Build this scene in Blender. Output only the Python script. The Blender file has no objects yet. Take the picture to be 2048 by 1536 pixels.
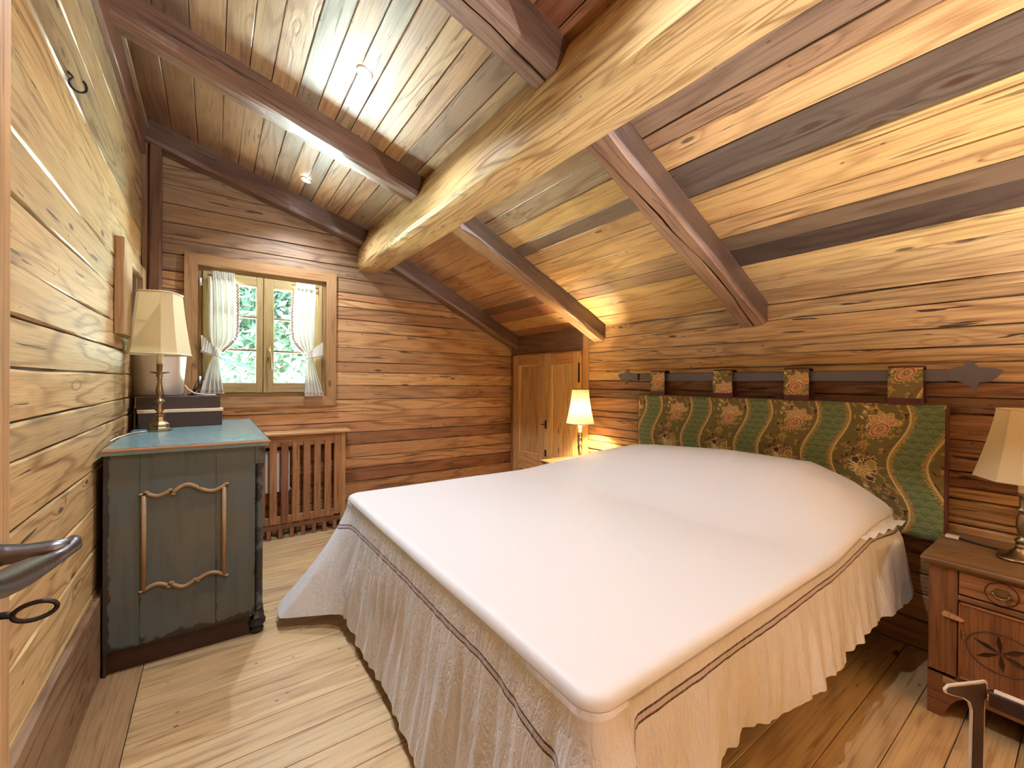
import bpy, math, random
import numpy as np
from mathutils import Vector, Matrix, noise
random.seed(7); np.random.seed(7)
S = 0.857            # one drawing unit in metres
PI = math.pi
scene = bpy.context.scene
COL = scene.collection

# ------------------------------------------------------------------ camera, world, exposure
def rad(a): return math.radians(a)
cam_data = bpy.data.cameras.new('camera')
cam = bpy.data.objects.new('camera', cam_data); COL.objects.link(cam)
cam_data.sensor_fit = 'HORIZONTAL'; cam_data.sensor_width = 36.0
cam_data.lens = 842.04 / 2048 * 36.0
cam_data.clip_start = 0.02; cam_data.clip_end = 200
yaw, pitch, roll = rad(35.354), rad(-0.292), rad(0.521)
Fw = Vector((math.sin(yaw) * math.cos(pitch), math.cos(yaw) * math.cos(pitch), math.sin(pitch)))
R0 = Vector((math.cos(yaw), -math.sin(yaw), 0)); U0 = R0.cross(Fw)
Rr = R0 * math.cos(roll) + U0 * math.sin(roll); Uu = U0 * math.cos(roll) - R0 * math.sin(roll)
mw = Matrix(((Rr.x, Uu.x, -Fw.x, 0), (Rr.y, Uu.y, -Fw.y, 0), (Rr.z, Uu.z, -Fw.z, 1.4 * S), (0, 0, 0, 1)))
cam.matrix_world = mw
scene.camera = cam

scene.view_settings.view_transform = 'Standard'
scene.view_settings.look = 'None'
scene.view_settings.gamma = 1.0
scene.view_settings.use_curve_mapping = False
scene.view_settings.exposure = 1.26
try:
    scene.cycles.use_denoising = True
    scene.cycles.max_bounces = 7; scene.cycles.diffuse_bounces = 5
    scene.cycles.sample_clamp_indirect = 8.0
    scene.cycles.use_adaptive_sampling = True; scene.cycles.adaptive_threshold = 0.045
    scene.cycles.caustics_reflective = False; scene.cycles.caustics_refractive = False
except Exception:
    pass

world = bpy.data.worlds.new('daylight'); scene.world = world; world.use_nodes = True
wn = world.node_tree; wn.nodes.clear()
w_out = wn.nodes.new('ShaderNodeOutputWorld'); w_bg = wn.nodes.new('ShaderNodeBackground')
w_tc = wn.nodes.new('ShaderNodeTexCoord'); w_sep = wn.nodes.new('ShaderNodeSeparateXYZ'); w_r = wn.nodes.new('ShaderNodeValToRGB')
w_m = wn.nodes.new('ShaderNodeMath'); w_m.operation = 'MULTIPLY_ADD'; w_m.inputs[1].default_value = 0.5; w_m.inputs[2].default_value = 0.5
wn.links.new(w_tc.outputs['Generated'], w_sep.inputs[0]); wn.links.new(w_sep.outputs['Z'], w_m.inputs[0])
wn.links.new(w_m.outputs[0], w_r.inputs[0]); wn.links.new(w_r.outputs[0], w_bg.inputs[0]); wn.links.new(w_bg.outputs[0], w_out.inputs[0])
cr = w_r.color_ramp                       # unseen bright ground added to light the ceiling through the window; sky dimmed above
cr.elements[0].position = 0.0; cr.elements[0].color = (0.85, 1.0, 0.95, 1)
cr.elements[1].position = 1.0; cr.elements[1].color = (0.03, 0.045, 0.06, 1)
e = cr.elements.new(0.465); e.color = (0.70, 0.95, 0.85, 1)
e = cr.elements.new(0.495); e.color = (0.010, 0.017, 0.013, 1)
WORLD_STRENGTH = 60.0
w_bg.inputs[1].default_value = WORLD_STRENGTH

sun_data = bpy.data.lights.new('sun', 'SUN'); sun_data.energy = 26.0; sun_data.angle = rad(1.0); sun_data.color = (1, 0.95, 0.85)
sun = bpy.data.objects.new('sun', sun_data); COL.objects.link(sun); sun.rotation_euler = (rad(42), 0, rad(20)); sun.location = (2, -3, 9)

SPOT_W = 45.0          # recessed halogen spots
SPOT_COL = (0.86, 0.95, 1.10)
FILL_UPLIGHT_W = 300.0  # added fill lamps, unseen behind the viewer
LAMP_W = 44.0           # lit bedside lamp

# ------------------------------------------------------------------ materials
def new_mat(name):
    m = bpy.data.materials.new(name); m.use_nodes = True
    nt = m.node_tree; b = nt.nodes['Principled BSDF']
    return m, nt, b
class NT:
    def __init__(s, nt): s.nt = nt
    def n(s, t, **k):
        x = s.nt.nodes.new(t)
        for a, v in k.items(): setattr(x, a, v)
        return x
    def l(s, a, b): s.nt.links.new(a, b)
    def val(s, sock, v):
        if isinstance(v, (int, float, tuple)): sock.default_value = v
        else: s.l(v, sock)
    def math(s, op, a, b=None, c=None, clamp=False):
        x = s.n('ShaderNodeMath', operation=op, use_clamp=clamp)
        s.val(x.inputs[0], a)
        if b is not None: s.val(x.inputs[1], b)
        if c is not None: s.val(x.inputs[2], c)
        return x.outputs[0]
    def comb(s, a, b, c=0.0):
        x = s.n('ShaderNodeCombineXYZ'); s.val(x.inputs[0], a); s.val(x.inputs[1], b); s.val(x.inputs[2], c); return x.outputs[0]
    def noise(s, vec, scale=1.0, detail=2.0, rough=0.5, dist=0.0):
        x = s.n('ShaderNodeTexNoise'); s.l(vec, x.inputs['Vector']); x.inputs['Scale'].default_value = scale
        x.inputs['Detail'].default_value = detail; x.inputs['Roughness'].default_value = rough; x.inputs['Distortion'].default_value = dist
        return x.outputs[0]
    def voro(s, vec, scale=1.0):
        x = s.n('ShaderNodeTexVoronoi'); s.l(vec, x.inputs['Vector']); x.inputs['Scale'].default_value = scale; return x.outputs['Distance']
    def sstep(s, v, a, b):
        x = s.n('ShaderNodeMapRange', interpolation_type='SMOOTHSTEP'); s.val(x.inputs[0], v)
        x.inputs[1].default_value = a; x.inputs[2].default_value = b; return x.outputs[0]
    def mix(s, f, a, b, blend='MIX'):
        x = s.n('ShaderNodeMix', data_type='RGBA', blend_type=blend)
        s.val(x.inputs[0], f); s.val(x.inputs[6], a); s.val(x.inputs[7], b); return x.outputs[2]
    def bump(s, h, strength, dist=0.01):
        x = s.n('ShaderNodeBump'); x.inputs['Strength'].default_value = strength; x.inputs['Distance'].default_value = dist
        s.l(h, x.inputs['Height']); return x.outputs[0]

def wood(name, grain=0.55, knots=1.0, crackmore=0.0, coat=0.0, coatr=0.35,  cracks=0.5, rough=0.5, dark=(0.30, 0.16, 0.07), fiber=0.5, spec=0.4, stain=0.0, ring=26.0):
    m, nt, b = new_mat(name); g = NT(nt)
    uv = g.n('ShaderNodeUVMap', uv_map='UVMap').outputs[0]
    sp = g.n('ShaderNodeSeparateXYZ'); g.l(uv, sp.inputs[0]); u, v = sp.outputs[0], sp.outputs[1]
    tone = g.n('ShaderNodeAttribute', attribute_name='tone').outputs['Color']
    tone = g.mix(1.0, tone, (1.0, 0.98, 0.87, 1), 'MULTIPLY')
    kd = g.voro(g.comb(g.math('MULTIPLY', u, 2.6), g.math('MULTIPLY', v, 8.0)))
    knot = g.math('MULTIPLY', g.sstep(kd, 0.105, 0.055), knots, clamp=True)
    halo = g.math('MULTIPLY', g.sstep(kd, 0.30, 0.03), 0.16)
    n1 = g.noise(g.comb(g.math('MULTIPLY', u, 0.9), g.math('MULTIPLY', v, 7.0)), 1.0, 1.5, 0.45)
    fld = g.math('ADD', n1, halo)
    ph = g.math('MULTIPLY', fld, ring * 2 * PI / 3.0)
    s1 = g.math('SINE', ph)
    s1 = g.math('MULTIPLY_ADD', s1, 0.5, 0.5)
    ringv = g.math('POWER', s1, 3.0)
    vis = g.sstep(g.noise(g.comb(g.math('MULTIPLY', u, 0.7), g.math('MULTIPLY', v, 4.0), 5.0), 1.0, 1.0), 0.36, 0.62)
    ringv = g.math('MULTIPLY', ringv, g.math('MULTIPLY_ADD', vis, 0.75, 0.25))
    fib = g.noise(g.comb(g.math('MULTIPLY', u, 3.0), g.math('MULTIPLY', v, 130.0)), 1.0, 2.0, 0.6)
    fibs = g.sstep(fib, 0.42, 0.68)
    blot = g.noise(g.comb(g.math('MULTIPLY', u, 2.0), g.math('MULTIPLY', v, 9.0), 9.0), 1.0, 2.0, 0.6)
    crk = g.noise(g.comb(g.math('MULTIPLY', u, 2.2), g.math('MULTIPLY', v, 34.0), 3.0), 1.0, 3.0, 0.6, 0.3)
    crk = g.math('MULTIPLY', g.sstep(crk, 0.672 - crackmore, 0.70 - crackmore), cracks, clamp=True)
    strk = g.noise(g.comb(g.math('MULTIPLY', u, 3.2), g.math('MULTIPLY', v, 60.0), 6.0), 1.0, 2.0, 0.5)
    strk = g.sstep(strk, 0.56, 0.70)
    pin = g.voro(g.comb(g.math('MULTIPLY', u, 9.0), g.math('MULTIPLY', v, 17.0)))
    pinm = g.sstep(g.noise(g.comb(g.math('MULTIPLY', u, 3.0), g.math('MULTIPLY', v, 5.0), 2.0), 1.0, 1.0), 0.48, 0.56)
    pin = g.math('MULTIPLY', g.math('MULTIPLY', g.sstep(pin, 0.095, 0.045), pinm), knots, clamp=True)
    dk = g.mix(1.0, tone, (0.34, 0.21, 0.13, 1), 'MULTIPLY')
    c = g.mix(g.math('MULTIPLY', ringv, grain), tone, dk)
    c = g.mix(g.math('MULTIPLY', fibs, fiber * 0.75), c, g.mix(1.0, c, (0.46, 0.32, 0.22, 1), 'MULTIPLY'))
    c = g.mix(g.math('MULTIPLY', g.sstep(blot, 0.5, 0.78), 0.5 + stain, clamp=True), c, g.mix(1.0, c, (0.62, 0.50, 0.40, 1), 'MULTIPLY'))
    c = g.mix(g.math('MULTIPLY', g.sstep(blot, 0.45, 0.25), 0.35, clamp=True), c, g.mix(1.0, c, (1.22, 1.18, 1.08, 1), 'MULTIPLY'))
    c = g.mix(g.math('MULTIPLY', strk, 0.55), c, g.mix(1.0, c, (0.40, 0.26, 0.18, 1), 'MULTIPLY'))
    c = g.mix(g.math('MULTIPLY', pin, 0.85), c, (0.07, 0.022, 0.008, 1))
    c = g.mix(g.math('MULTIPLY', knot, 0.9), c, (0.055, 0.018, 0.006, 1))
    c = g.mix(crk, c, (0.022, 0.009, 0.005, 1))
    g.l(c, b.inputs['Base Color'])
    b.inputs['Roughness'].default_value = rough
    b.inputs['Specular IOR Level'].default_value = spec
    b.inputs['Coat Weight'].default_value = coat; b.inputs['Coat Roughness'].default_value = coatr
    h = g.math('SUBTRACT', g.math('MULTIPLY', fib, 0.35), g.math('MULTIPLY', ringv, 0.35))
    h = g.math('SUBTRACT', h, g.math('MULTIPLY', crk, 1.5)); h = g.math('SUBTRACT', h, g.math('MULTIPLY', knot, 0.4))
    g.l(g.bump(h, 0.5, 0.004), b.inputs['Normal'])
    return m

def plain(name, col, rough=0.5, metal=0.0, noise_amt=0.12, scale=30.0, bump=0.0, spec=0.5, trans=0.0, sub=0.0, coat=0.0):
    m, nt, b = new_mat(name); g = NT(nt)
    tc = g.n('ShaderNodeTexCoord').outputs['Object']
    nz = g.noise(tc, scale, 4.0, 0.6)
    c = g.mix(g.math('MULTIPLY', nz, noise_amt * 2), (*col, 1), (col[0] * .5, col[1] * .48, col[2] * .45, 1))
    g.l(c, b.inputs['Base Color']); b.inputs['Roughness'].default_value = rough; b.inputs['Metallic'].default_value = metal
    b.inputs['Specular IOR Level'].default_value = spec
    if bump: g.l(g.bump(nz, bump, 0.003), b.inputs['Normal'])
    if coat: b.inputs['Coat Weight'].default_value = coat
    return m

def cloth(name, col, transl=0.35, wrinkle=0.4, uvwr=False, rough=0.75, sheen=0.2):
    m, nt, b = new_mat(name); g = NT(nt)
    nt.nodes.remove(b)
    out = [n for n in nt.nodes if n.type == 'OUTPUT_MATERIAL'][0]
    b = g.n('ShaderNodeBsdfPrincipled'); b.inputs['Base Color'].default_value = (*col, 1); b.inputs['Roughness'].default_value = rough
    b.inputs['Sheen Weight'].default_value = sheen
    t = g.n('ShaderNodeBsdfTranslucent'); t.inputs[0].default_value = (*col, 1)
    mx = g.n('ShaderNodeMixShader'); mx.inputs[0].default_value = transl
    g.l(b.outputs[0], mx.inputs[1]); g.l(t.outputs[0], mx.inputs[2]); g.l(mx.outputs[0], out.inputs['Surface'])
    tc = g.n('ShaderNodeTexCoord').outputs['Object']
    nz = g.noise(tc, 9.0, 5.0, 0.6, 0.6)
    g.l(g.bump(nz, wrinkle, 0.01), b.inputs['Normal'])
    return m, g, b, t

M = {}
M['wall'] = wood('old larch boarding', crackmore=0.022, coat=0.4, coatr=0.40, grain=0.62, knots=1.0, cracks=0.85, rough=0.55, ring=24)
M['wallR'] = wood('gouged old larch boarding', coat=0.2, coatr=0.45, crackmore=0.045, grain=0.6, knots=1.0, cracks=0.95, rough=0.6, fiber=0.8, ring=26)
M['ceil'] = wood('old larch ceiling boards', crackmore=0.022, coat=0.60, coatr=0.42, grain=0.50, knots=0.9, cracks=0.6, rough=0.40, spec=0.5, ring=22)
M['beam'] = wood('aged beam wood', crackmore=0.02, coat=0.35, coatr=0.38, grain=0.35, knots=0.5, cracks=0.7, rough=0.42, fiber=0.9, spec=0.5, ring=14)
M['purlin'] = wood('pale purlin wood', grain=0.75, knots=0.6, cracks=0.5, rough=0.5, ring=34)
M['floor'] = wood('pine floor boards', crackmore=0.01, grain=0.36, knots=1.0, cracks=0.35, rough=0.38, fiber=0.4, spec=0.5, ring=18)
M['joinery'] = wood('pine joinery', grain=0.30, knots=0.8, cracks=0.05, rough=0.45, fiber=0.5, ring=18)
M['winwood'] = wood('window wood', grain=0.15, knots=0.0, cracks=0.0, rough=0.4, fiber=0.4)
M['furn'] = wood('stained furniture wood', grain=0.45, knots=0.5, cracks=0.25, rough=0.42, fiber=0.7, stain=0.4)
M['brass'] = plain('aged brass', (0.36, 0.27, 0.15), 0.32, 1.0, 0.35, 25)
M['iron'] = plain('bare wrought iron', (0.20, 0.19, 0.19), 0.38, 1.0, 0.35, 40, 0.3)
M['blackiron'] = plain('black iron', (0.025, 0.018, 0.018), 0.45, 0.6, 0.3, 40, 0.2)
M['steel'] = plain('brushed steel', (0.74, 0.71, 0.68), 0.42, 0.75, 0.06, 12)
M['greymetal'] = plain('grey forged metal', (0.17, 0.15, 0.16), 0.5, 0.6, 0.3, 30, 0.2)
M['boxbrown'] = plain('dark brown cardboard', (0.055, 0.032, 0.026), 0.7, 0, 0.2, 20)
M['boxcream'] = plain('cream box edge', (0.75, 0.62, 0.42), 0.7, 0, 0.08, 20)
M['black'] = plain('black plastic', (0.012, 0.01, 0.01), 0.4, 0, 0.1)
M['white'] = plain('white enamel', (0.82, 0.80, 0.76), 0.4, 0, 0.05)
M['candle'] = plain('ivory candle sleeve', (0.80, 0.72, 0.52), 0.5, 0, 0.05)
M['darkwood'] = plain('dark bed wood', (0.045, 0.018, 0.010), 0.5, 0, 0.3, 8)
M['darkred'] = plain('dark red piping', (0.085, 0.014, 0.012), 0.6, 0, 0.2, 60, 0.2)
M['mattress'] = plain('mattress ticking', (0.55, 0.50, 0.42), 0.8, 0, 0.1)
M['ochre'] = plain('gilt carved moulding', (0.36, 0.23, 0.11), 0.5, 0, 0.35, 30, 0.3)
M['leather'] = plain('dark stool side', (0.030, 0.010, 0.008), 0.55, 0, 0.3, 30)
M['paleedge'] = plain('worn pale edge', (0.62, 0.55, 0.48), 0.5, 0, 0.15, 20)
M['cream_cord'] = plain('cream flex', (0.7, 0.66, 0.58), 0.5, 0, 0.05)

m, nt, b = new_mat('mirror glass'); b.inputs['Base Color'].default_value = (0.85, 0.9, 0.9, 1); b.inputs['Metallic'].default_value = 1; b.inputs['Roughness'].default_value = 0.06; M['mirror'] = m
m, nt, b = new_mat('window glass'); g = NT(nt); nt.nodes.remove(b)
out = [n for n in nt.nodes if n.type == 'OUTPUT_MATERIAL'][0]
tr = g.n('ShaderNodeBsdfTransparent'); gl = g.n('ShaderNodeBsdfGlossy'); gl.inputs['Roughness'].default_value = 0.02
mx = g.n('ShaderNodeMixShader'); mx.inputs[0].default_value = 0.05
g.l(tr.outputs[0], mx.inputs[1]); g.l(gl.outputs[0], mx.inputs[2]); g.l(mx.outputs[0], out.inputs['Surface']); M['glass'] = m

m, nt, b = new_mat('glowing halogen'); b.inputs['Emission Color'].default_value = (1, 0.9, 0.72, 1); b.inputs['Emission Strength'].default_value = 60; M['glow'] = m
m, nt, b = new_mat('warm bulb'); b.inputs['Emission Color'].default_value = (1, 0.75, 0.42, 1); b.inputs['Emission Strength'].default_value = 25; M['bulb'] = m

# distressed blue paint
def paint(name, base, worn, edge_amt=0.5, rough=0.55):
    m, nt, b = new_mat(name); g = NT(nt)
    tc = g.n('ShaderNodeTexCoord').outputs['Object']
    uv = g.n('ShaderNodeUVMap', uv_map='UVMap').outputs[0]
    n1 = g.noise(tc, 3.0, 5.0, 0.65); n2 = g.noise(tc, 22.0, 6.0, 0.7)
    sp = g.n('ShaderNodeSeparateXYZ'); g.l(tc, sp.inputs[0])
    st = g.noise(g.comb(g.math('MULTIPLY', sp.outputs[0], 30.0), g.math('MULTIPLY', sp.outputs[1], 30.0), g.math('MULTIPLY', sp.outputs[2], 3.0)), 1.0, 4.0, 0.65)
    c = g.mix(g.sstep(n1, 0.35, 0.7), (*base, 1), (base[0] * 1.35, base[1] * 1.0, base[2] * 0.72, 1))
    c = g.mix(g.math('MULTIPLY', g.sstep(st, 0.45, 0.75), 0.45), c, (base[0] * .5, base[1] * .5, base[2] * .5, 1))
    wear = g.n('ShaderNodeAttribute', attribute_name='tone').outputs['Fac']
    f = g.math('ADD', g.math('MULTIPLY', n2, 0.75), g.math('ADD', g.math('MULTIPLY', n1, 0.35), g.math('MULTIPLY', wear, 0.55)))
    f = g.sstep(f, 0.74, 0.80)
    c = g.mix(g.math('MULTIPLY', f, 0.85), c, (*worn, 1))
    g.l(c, b.inputs['Base Color']); b.inputs['Roughness'].default_value = rough
    g.l(g.bump(n2, 0.15, 0.003), b.inputs['Normal'])
    return m
M['blue'] = paint('distressed blue grey paint', (0.082, 0.105, 0.105), (0.018, 0.009, 0.008))
M['bluetop_daylit'] = paint('worn blue top with painted daylight', (0.16, 0.27, 0.29), (0.05, 0.07, 0.075), rough=0.22)  # window light put into the colour: brighter and bluer than the sides

# lamp shades
def shade_mat(name, col, transl):
    m, g, b, t = cloth(name, col, transl, 0.08, rough=0.7, sheen=0.0); return m
M['shade'] = shade_mat('parchment shade', (0.80, 0.69, 0.42), 0.30)
M['shade_lit'] = shade_mat('lit silk shade', (0.80, 0.70, 0.40), 0.018)
M['curtain'] = cloth('white cotton curtain', (0.60, 0.58, 0.50), 0.035, 0.25)[0]
M['lace'] = cloth('embroidered lace trim', (0.40, 0.29, 0.23), 0.05, 0.6)[0]
M['pillow'] = cloth('white pillowcase', (0.80, 0.76, 0.68), 0.2, 0.5)[0]

# bedspread with its double brown stripe (UV.y = distance from the stripe, metres)
m, g, b, t = cloth('off white bedspread', (0.80, 0.74, 0.66), 0.10, 0.25, rough=0.5, sheen=0.3)
uv = g.n('ShaderNodeUVMap', uv_map='UVMap').outputs[0]; sp = g.n('ShaderNodeSeparateXYZ'); g.l(uv, sp.inputs[0])
def band(c0, w): return g.math('COMPARE', sp.outputs[1], c0, w)
stripe = g.math('MAXIMUM', band(-0.008, 0.0026), band(0.008, 0.0026))
colr = g.mix(stripe, (0.73, 0.715, 0.695, 1), (0.045, 0.012, 0.008, 1))
mid = band(0.0, 0.005)
colr = g.mix(g.math('MULTIPLY', mid, 0.55), colr, (0.45, 0.28, 0.22, 1))
g.l(colr, b.inputs['Base Color']); g.l(colr, t.inputs[0])
skirt = g.sstep(sp.outputs[1], -0.14, -0.05)
wr = g.noise(g.comb(g.math('MULTIPLY', sp.outputs[0], 16.0), g.math('MULTIPLY', sp.outputs[1], 3.5)), 1.0, 5.0, 0.62, 0.8)
wr2 = g.noise(g.comb(g.math('MULTIPLY', sp.outputs[0], 60.0), g.math('MULTIPLY', sp.outputs[1], 30.0)), 1.0, 4.0, 0.6, 1.5)
h = g.math('MULTIPLY', g.math('ADD', wr, g.math('MULTIPLY', wr2, 0.25)), skirt)
bmp = g.bump(h, 0.8, 0.018); g.l(bmp, b.inputs['Normal'])
M['spread'] = m

# embroidered fabric: colours come from the woven pattern stored on the mesh
m, nt, b = new_mat('green floral tapestry'); g = NT(nt)
at = g.n('ShaderNodeAttribute', attribute_name='tone').outputs['Color']; g.l(at, b.inputs['Base Color'])
b.inputs['Roughness'].default_value = 0.75; b.inputs['Sheen Weight'].default_value = 0.1
tc = g.n('ShaderNodeTexCoord').outputs['Object']
sep = g.n('ShaderNodeSeparateColor'); g.l(at, sep.inputs[0])
hh = g.math('ADD', g.math('MULTIPLY', sep.outputs[0], 1.2), g.math('MULTIPLY', g.noise(tc, 350.0, 2.0), 0.2))
g.l(g.bump(hh, 0.35, 0.003), b.inputs['Normal']); M['tapestry'] = m

m, nt, b = new_mat('tree leaves'); g = NT(nt)
at = g.n('ShaderNodeAttribute', attribute_name='tone').outputs['Color']; g.l(at, b.inputs['Base Color']); b.inputs['Roughness'].default_value = 0.5
out = [n for n in nt.nodes if n.type == 'OUTPUT_MATERIAL'][0]
t = g.n('ShaderNodeBsdfTranslucent'); g.l(at, t.inputs[0]); mx = g.n('ShaderNodeMixShader'); mx.inputs[0].default_value = 0.45
g.l(b.outputs[0], mx.inputs[1]); g.l(t.outputs[0], mx.inputs[2]); g.l(mx.outputs[0], out.inputs['Surface']); M['leaf'] = m
M['bark'] = plain('bark', (0.12, 0.08, 0.05), 0.9, 0, 0.4, 10)

# ------------------------------------------------------------------ mesh building
class MB:
    def __init__(s): s.v = []; s.f = []; s.uv = []; s.tone = []; s.sm = []
    def add(s, verts, faces, uvs=None, tone=(0.5, 0.5, 0.5), tones=None, smooth=False):
        o = len(s.v); s.v += [tuple(p) for p in verts]
        s.tone += (tones if tones is not None else [tone] * len(verts))
        for i, f in enumerate(faces):
            s.f.append(tuple(o + k for k in f)); s.sm.append(smooth)
            s.uv.append(uvs[i] if uvs else [(0.0, 0.0)] * len(f))
    def build(s, name, mat, parent=None, loc=(0, 0, 0), rot=0.0):
        """vertices are given in room units relative to loc (or to the parent)"""
        me = bpy.data.meshes.new(name)
        me.from_pydata([(a * S, b_ * S, c * S) for a, b_, c in s.v], [], s.f)
        ul = me.uv_layers.new(name='UVMap')
        flat = [c * S for f in s.uv for p in f for c in p]
        ul.data.foreach_set('uv', flat)
        ca = me.color_attributes.new('tone', 'FLOAT_COLOR', 'POINT')
        ca.data.foreach_set('color', [c for t in s.tone for c in (t[0], t[1], t[2], 1.0)])
        me.polygons.foreach_set('use_smooth', s.sm)
        me.materials.append(mat if not isinstance(mat, str) else M[mat])
        me.update()
        ob = bpy.data.objects.new(name, me); COL.objects.link(ob)
        if parent is not None: ob.parent = parent
        ob.location = Vector(loc) * S; ob.rotation_euler.z = rot
        return ob
    # profile swept from a to b. up = direction of the profile's second axis
    def sweep(s, prof, a, b, side, up, n=1, jit=0.0, tone=(0.5, 0.5, 0.5), closed=True, smooth=False, seed=None, mod=None, ptone=None):
        a = Vector(a); b = Vector(b); side = Vector(side).normalized(); up = Vector(up).normalized()
        L = (b - a).length; m_ = len(prof); r = random.Random(seed if seed is not None else random.random())
        uo = r.uniform(0, 60); vo = r.uniform(0, 60)
        per = [0.0]
        for i in range(m_): per.append(per[-1] + math.hypot(prof[(i + 1) % m_][0] - prof[i][0], prof[(i + 1) % m_][1] - prof[i][1]))
        ph = [r.uniform(0, 100) for _ in range(m_)]
        vs = []
        for k in range(n + 1):
            t = k / n; c = a.lerp(b, t); pr = mod(t, prof) if mod else prof
            for i, (x, y) in enumerate(pr):
                if jit:
                    x += jit * noise.noise(Vector((t * L * 2.2, ph[i], 0.3))); y += jit * noise.noise(Vector((t * L * 2.2, ph[i], 7.7)))
                vs.append(c + side * x + up * y)
        fs = []; us = []
        for k in range(n):
            for i in range(m_):
                j = (i + 1) % m_
                fs.append((k * m_ + i, k * m_ + j, (k + 1) * m_ + j, (k + 1) * m_ + i))
                u0, u1 = uo + k / n * L, uo + (k + 1) / n * L
                us.append([(u0, vo + per[i]), (u0, vo + per[i + 1]), (u1, vo + per[i + 1]), (u1, vo + per[i])])
        if closed:
            fs.append(tuple(range(m_ - 1, -1, -1))); us.append([(uo + prof[i][1], vo + prof[i][0]) for i in range(m_ - 1, -1, -1)])
            fs.append(tuple(n * m_ + i for i in range(m_))); us.append([(uo + prof[i][1], vo + prof[i][0]) for i in range(m_)])
        tn = None
        if ptone: tn = [tuple(c_ * ptone[i] for c_ in tone) for k in range(n + 1) for i in range(m_)]
        s.add(vs, fs, us, tone, tones=tn, smooth=smooth)
    def plank(s, a, b, side, up, w, t, tone=(0.5, 0.5, 0.5), ch=0.004, n=1, jit=0.0, seed=None):
        """board of width w along side and thickness t along up, from a to b (centre line)"""
        h, q = w / 2, t / 2; c = min(ch, h * .5, q * .5)
        prof = [(-h + c, -q), (h - c, -q), (h, -q + c), (h, q - c), (h - c, q), (-h + c, q), (-h, q - c), (-h, -q + c)]
        s.sweep(prof, a, b, side, up, n, jit, tone, seed=seed)
    def box(s, x0, x1, y0, y1, z0, z1, tone=(0.5, 0.5, 0.5), ch=0.004, grain=None):
        d = (x1 - x0, y1 - y0, z1 - z0); ax = d.index(max(d)) if grain is None else grain
        c = ((x0 + x1) / 2, (y0 + y1) / 2, (z0 + z1) / 2); a = list(c); b = list(c)
        a[ax] = (x0, y0, z0)[ax]; b[ax] = (x1, y1, z1)[ax]
        o = [i for i in range(3) if i != ax]
        e = [Vector((1, 0, 0)), Vector((0, 1, 0)), Vector((0, 0, 1))]
        # keep outward normals
        s1, s2 = e[o[0]], e[o[1]]
        w, t = d[o[0]], d[o[1]]
        if s1.cross(s2).dot(e[ax]) < 0: s1, s2 = s2, s1; w, t = t, w
        s.plank(a, b, s1, s2, w, t, tone, ch)
    def lathe(s, prof, seg=24, c=(0, 0, 0), tone=(0.5, 0.5, 0.5), smooth=True, sq=None, rot=0.0):
        """prof: list of (radius, z). sq: optional function(angle)->radius factor"""
        vs = []; n = len(prof)
        for r, z in prof:
            for k in range(seg):
                a = 2 * PI * k / seg; f = sq(a) if sq else 1.0
                vs.append((c[0] + r * f * math.cos(a + rot), c[1] + r * f * math.sin(a + rot), c[2] + z))
        fs = []
        for i in range(n - 1):
            for k in range(seg):
                fs.append((i * seg + k, i * seg + (k + 1) % seg, (i + 1) * seg + (k + 1) % seg, (i + 1) * seg + k))
        if prof[0][0] > 1e-5: fs.append(tuple(range(seg - 1, -1, -1)))
        if prof[-1][0] > 1e-5: fs.append(tuple((n - 1) * seg + k for k in range(seg)))
        us = [[(0, 0)] * len(f) for f in fs]
        s.add(vs, fs, us, tone, smooth=smooth)
    def tube(s, pts, r, seg=8, tone=(0.5, 0.5, 0.5), closed=False, flat=1.0):
        pts = [Vector(p) for p in pts]; n = len(pts); vs = []; rs = r if isinstance(r, (list, tuple)) else [r] * n
        pn = None
        for i, p in enumerate(pts):
            if closed: d = (pts[(i + 1) % n] - pts[i - 1]).normalized()
            else: d = (pts[min(i + 1, n - 1)] - pts[max(i - 1, 0)]).normalized()
            if pn is None:
                pn = Vector((0, 0, 1)) if abs(d.z) < 0.9 else Vector((1, 0, 0))
            x = (pn - d * pn.dot(d)).normalized(); pn = x; y = d.cross(x)
            for k in range(seg):
                a = 2 * PI * k / seg; vs.append(p + x * math.cos(a) * rs[i] * flat + y * math.sin(a) * rs[i])
        fs = []
        for i in range(n if closed else n - 1):
            j = (i + 1) % n
            for k in range(seg): fs.append((i * seg + k, i * seg + (k + 1) % seg, j * seg + (k + 1) % seg, j * seg + k))
        if not closed: fs.append(tuple(range(seg - 1, -1, -1))); fs.append(tuple((n - 1) * seg + k for k in range(seg)))
        s.add(vs, fs, None, tone, smooth=True)
    def extrude(s, outline, origin, ax, ay, depth, tone=(0.5, 0.5, 0.5)):
        """flat outline (x,y) in the plane ax,ay, given thickness along ax x ay"""
        ax = Vector(ax); ay = Vector(ay); nz = ax.cross(ay).normalized(); o = Vector(origin); n = len(outline)
        vs = [o + ax * x + ay * y for x, y in outline] + [o + ax * x + ay * y + nz * depth for x, y in outline]
        fs = [tuple(range(n - 1, -1, -1)), tuple(range(n, 2 * n))] + [(i, (i + 1) % n, n + (i + 1) % n, n + i) for i in range(n)]
        uo = random.uniform(0, 50)
        us = [[(uo + outline[i][1], uo + outline[i][0]) for i in range(n - 1, -1, -1)], [(uo + p[1], uo + p[0]) for p in outline]]
        for i in range(n):
            p, q = outline[i], outline[(i + 1) % n]
            us.append([(uo + p[1], uo), (uo + q[1], uo), (uo + q[1], uo + depth), (uo + p[1], uo + depth)])
        s.add(vs, fs, us, tone)

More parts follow.
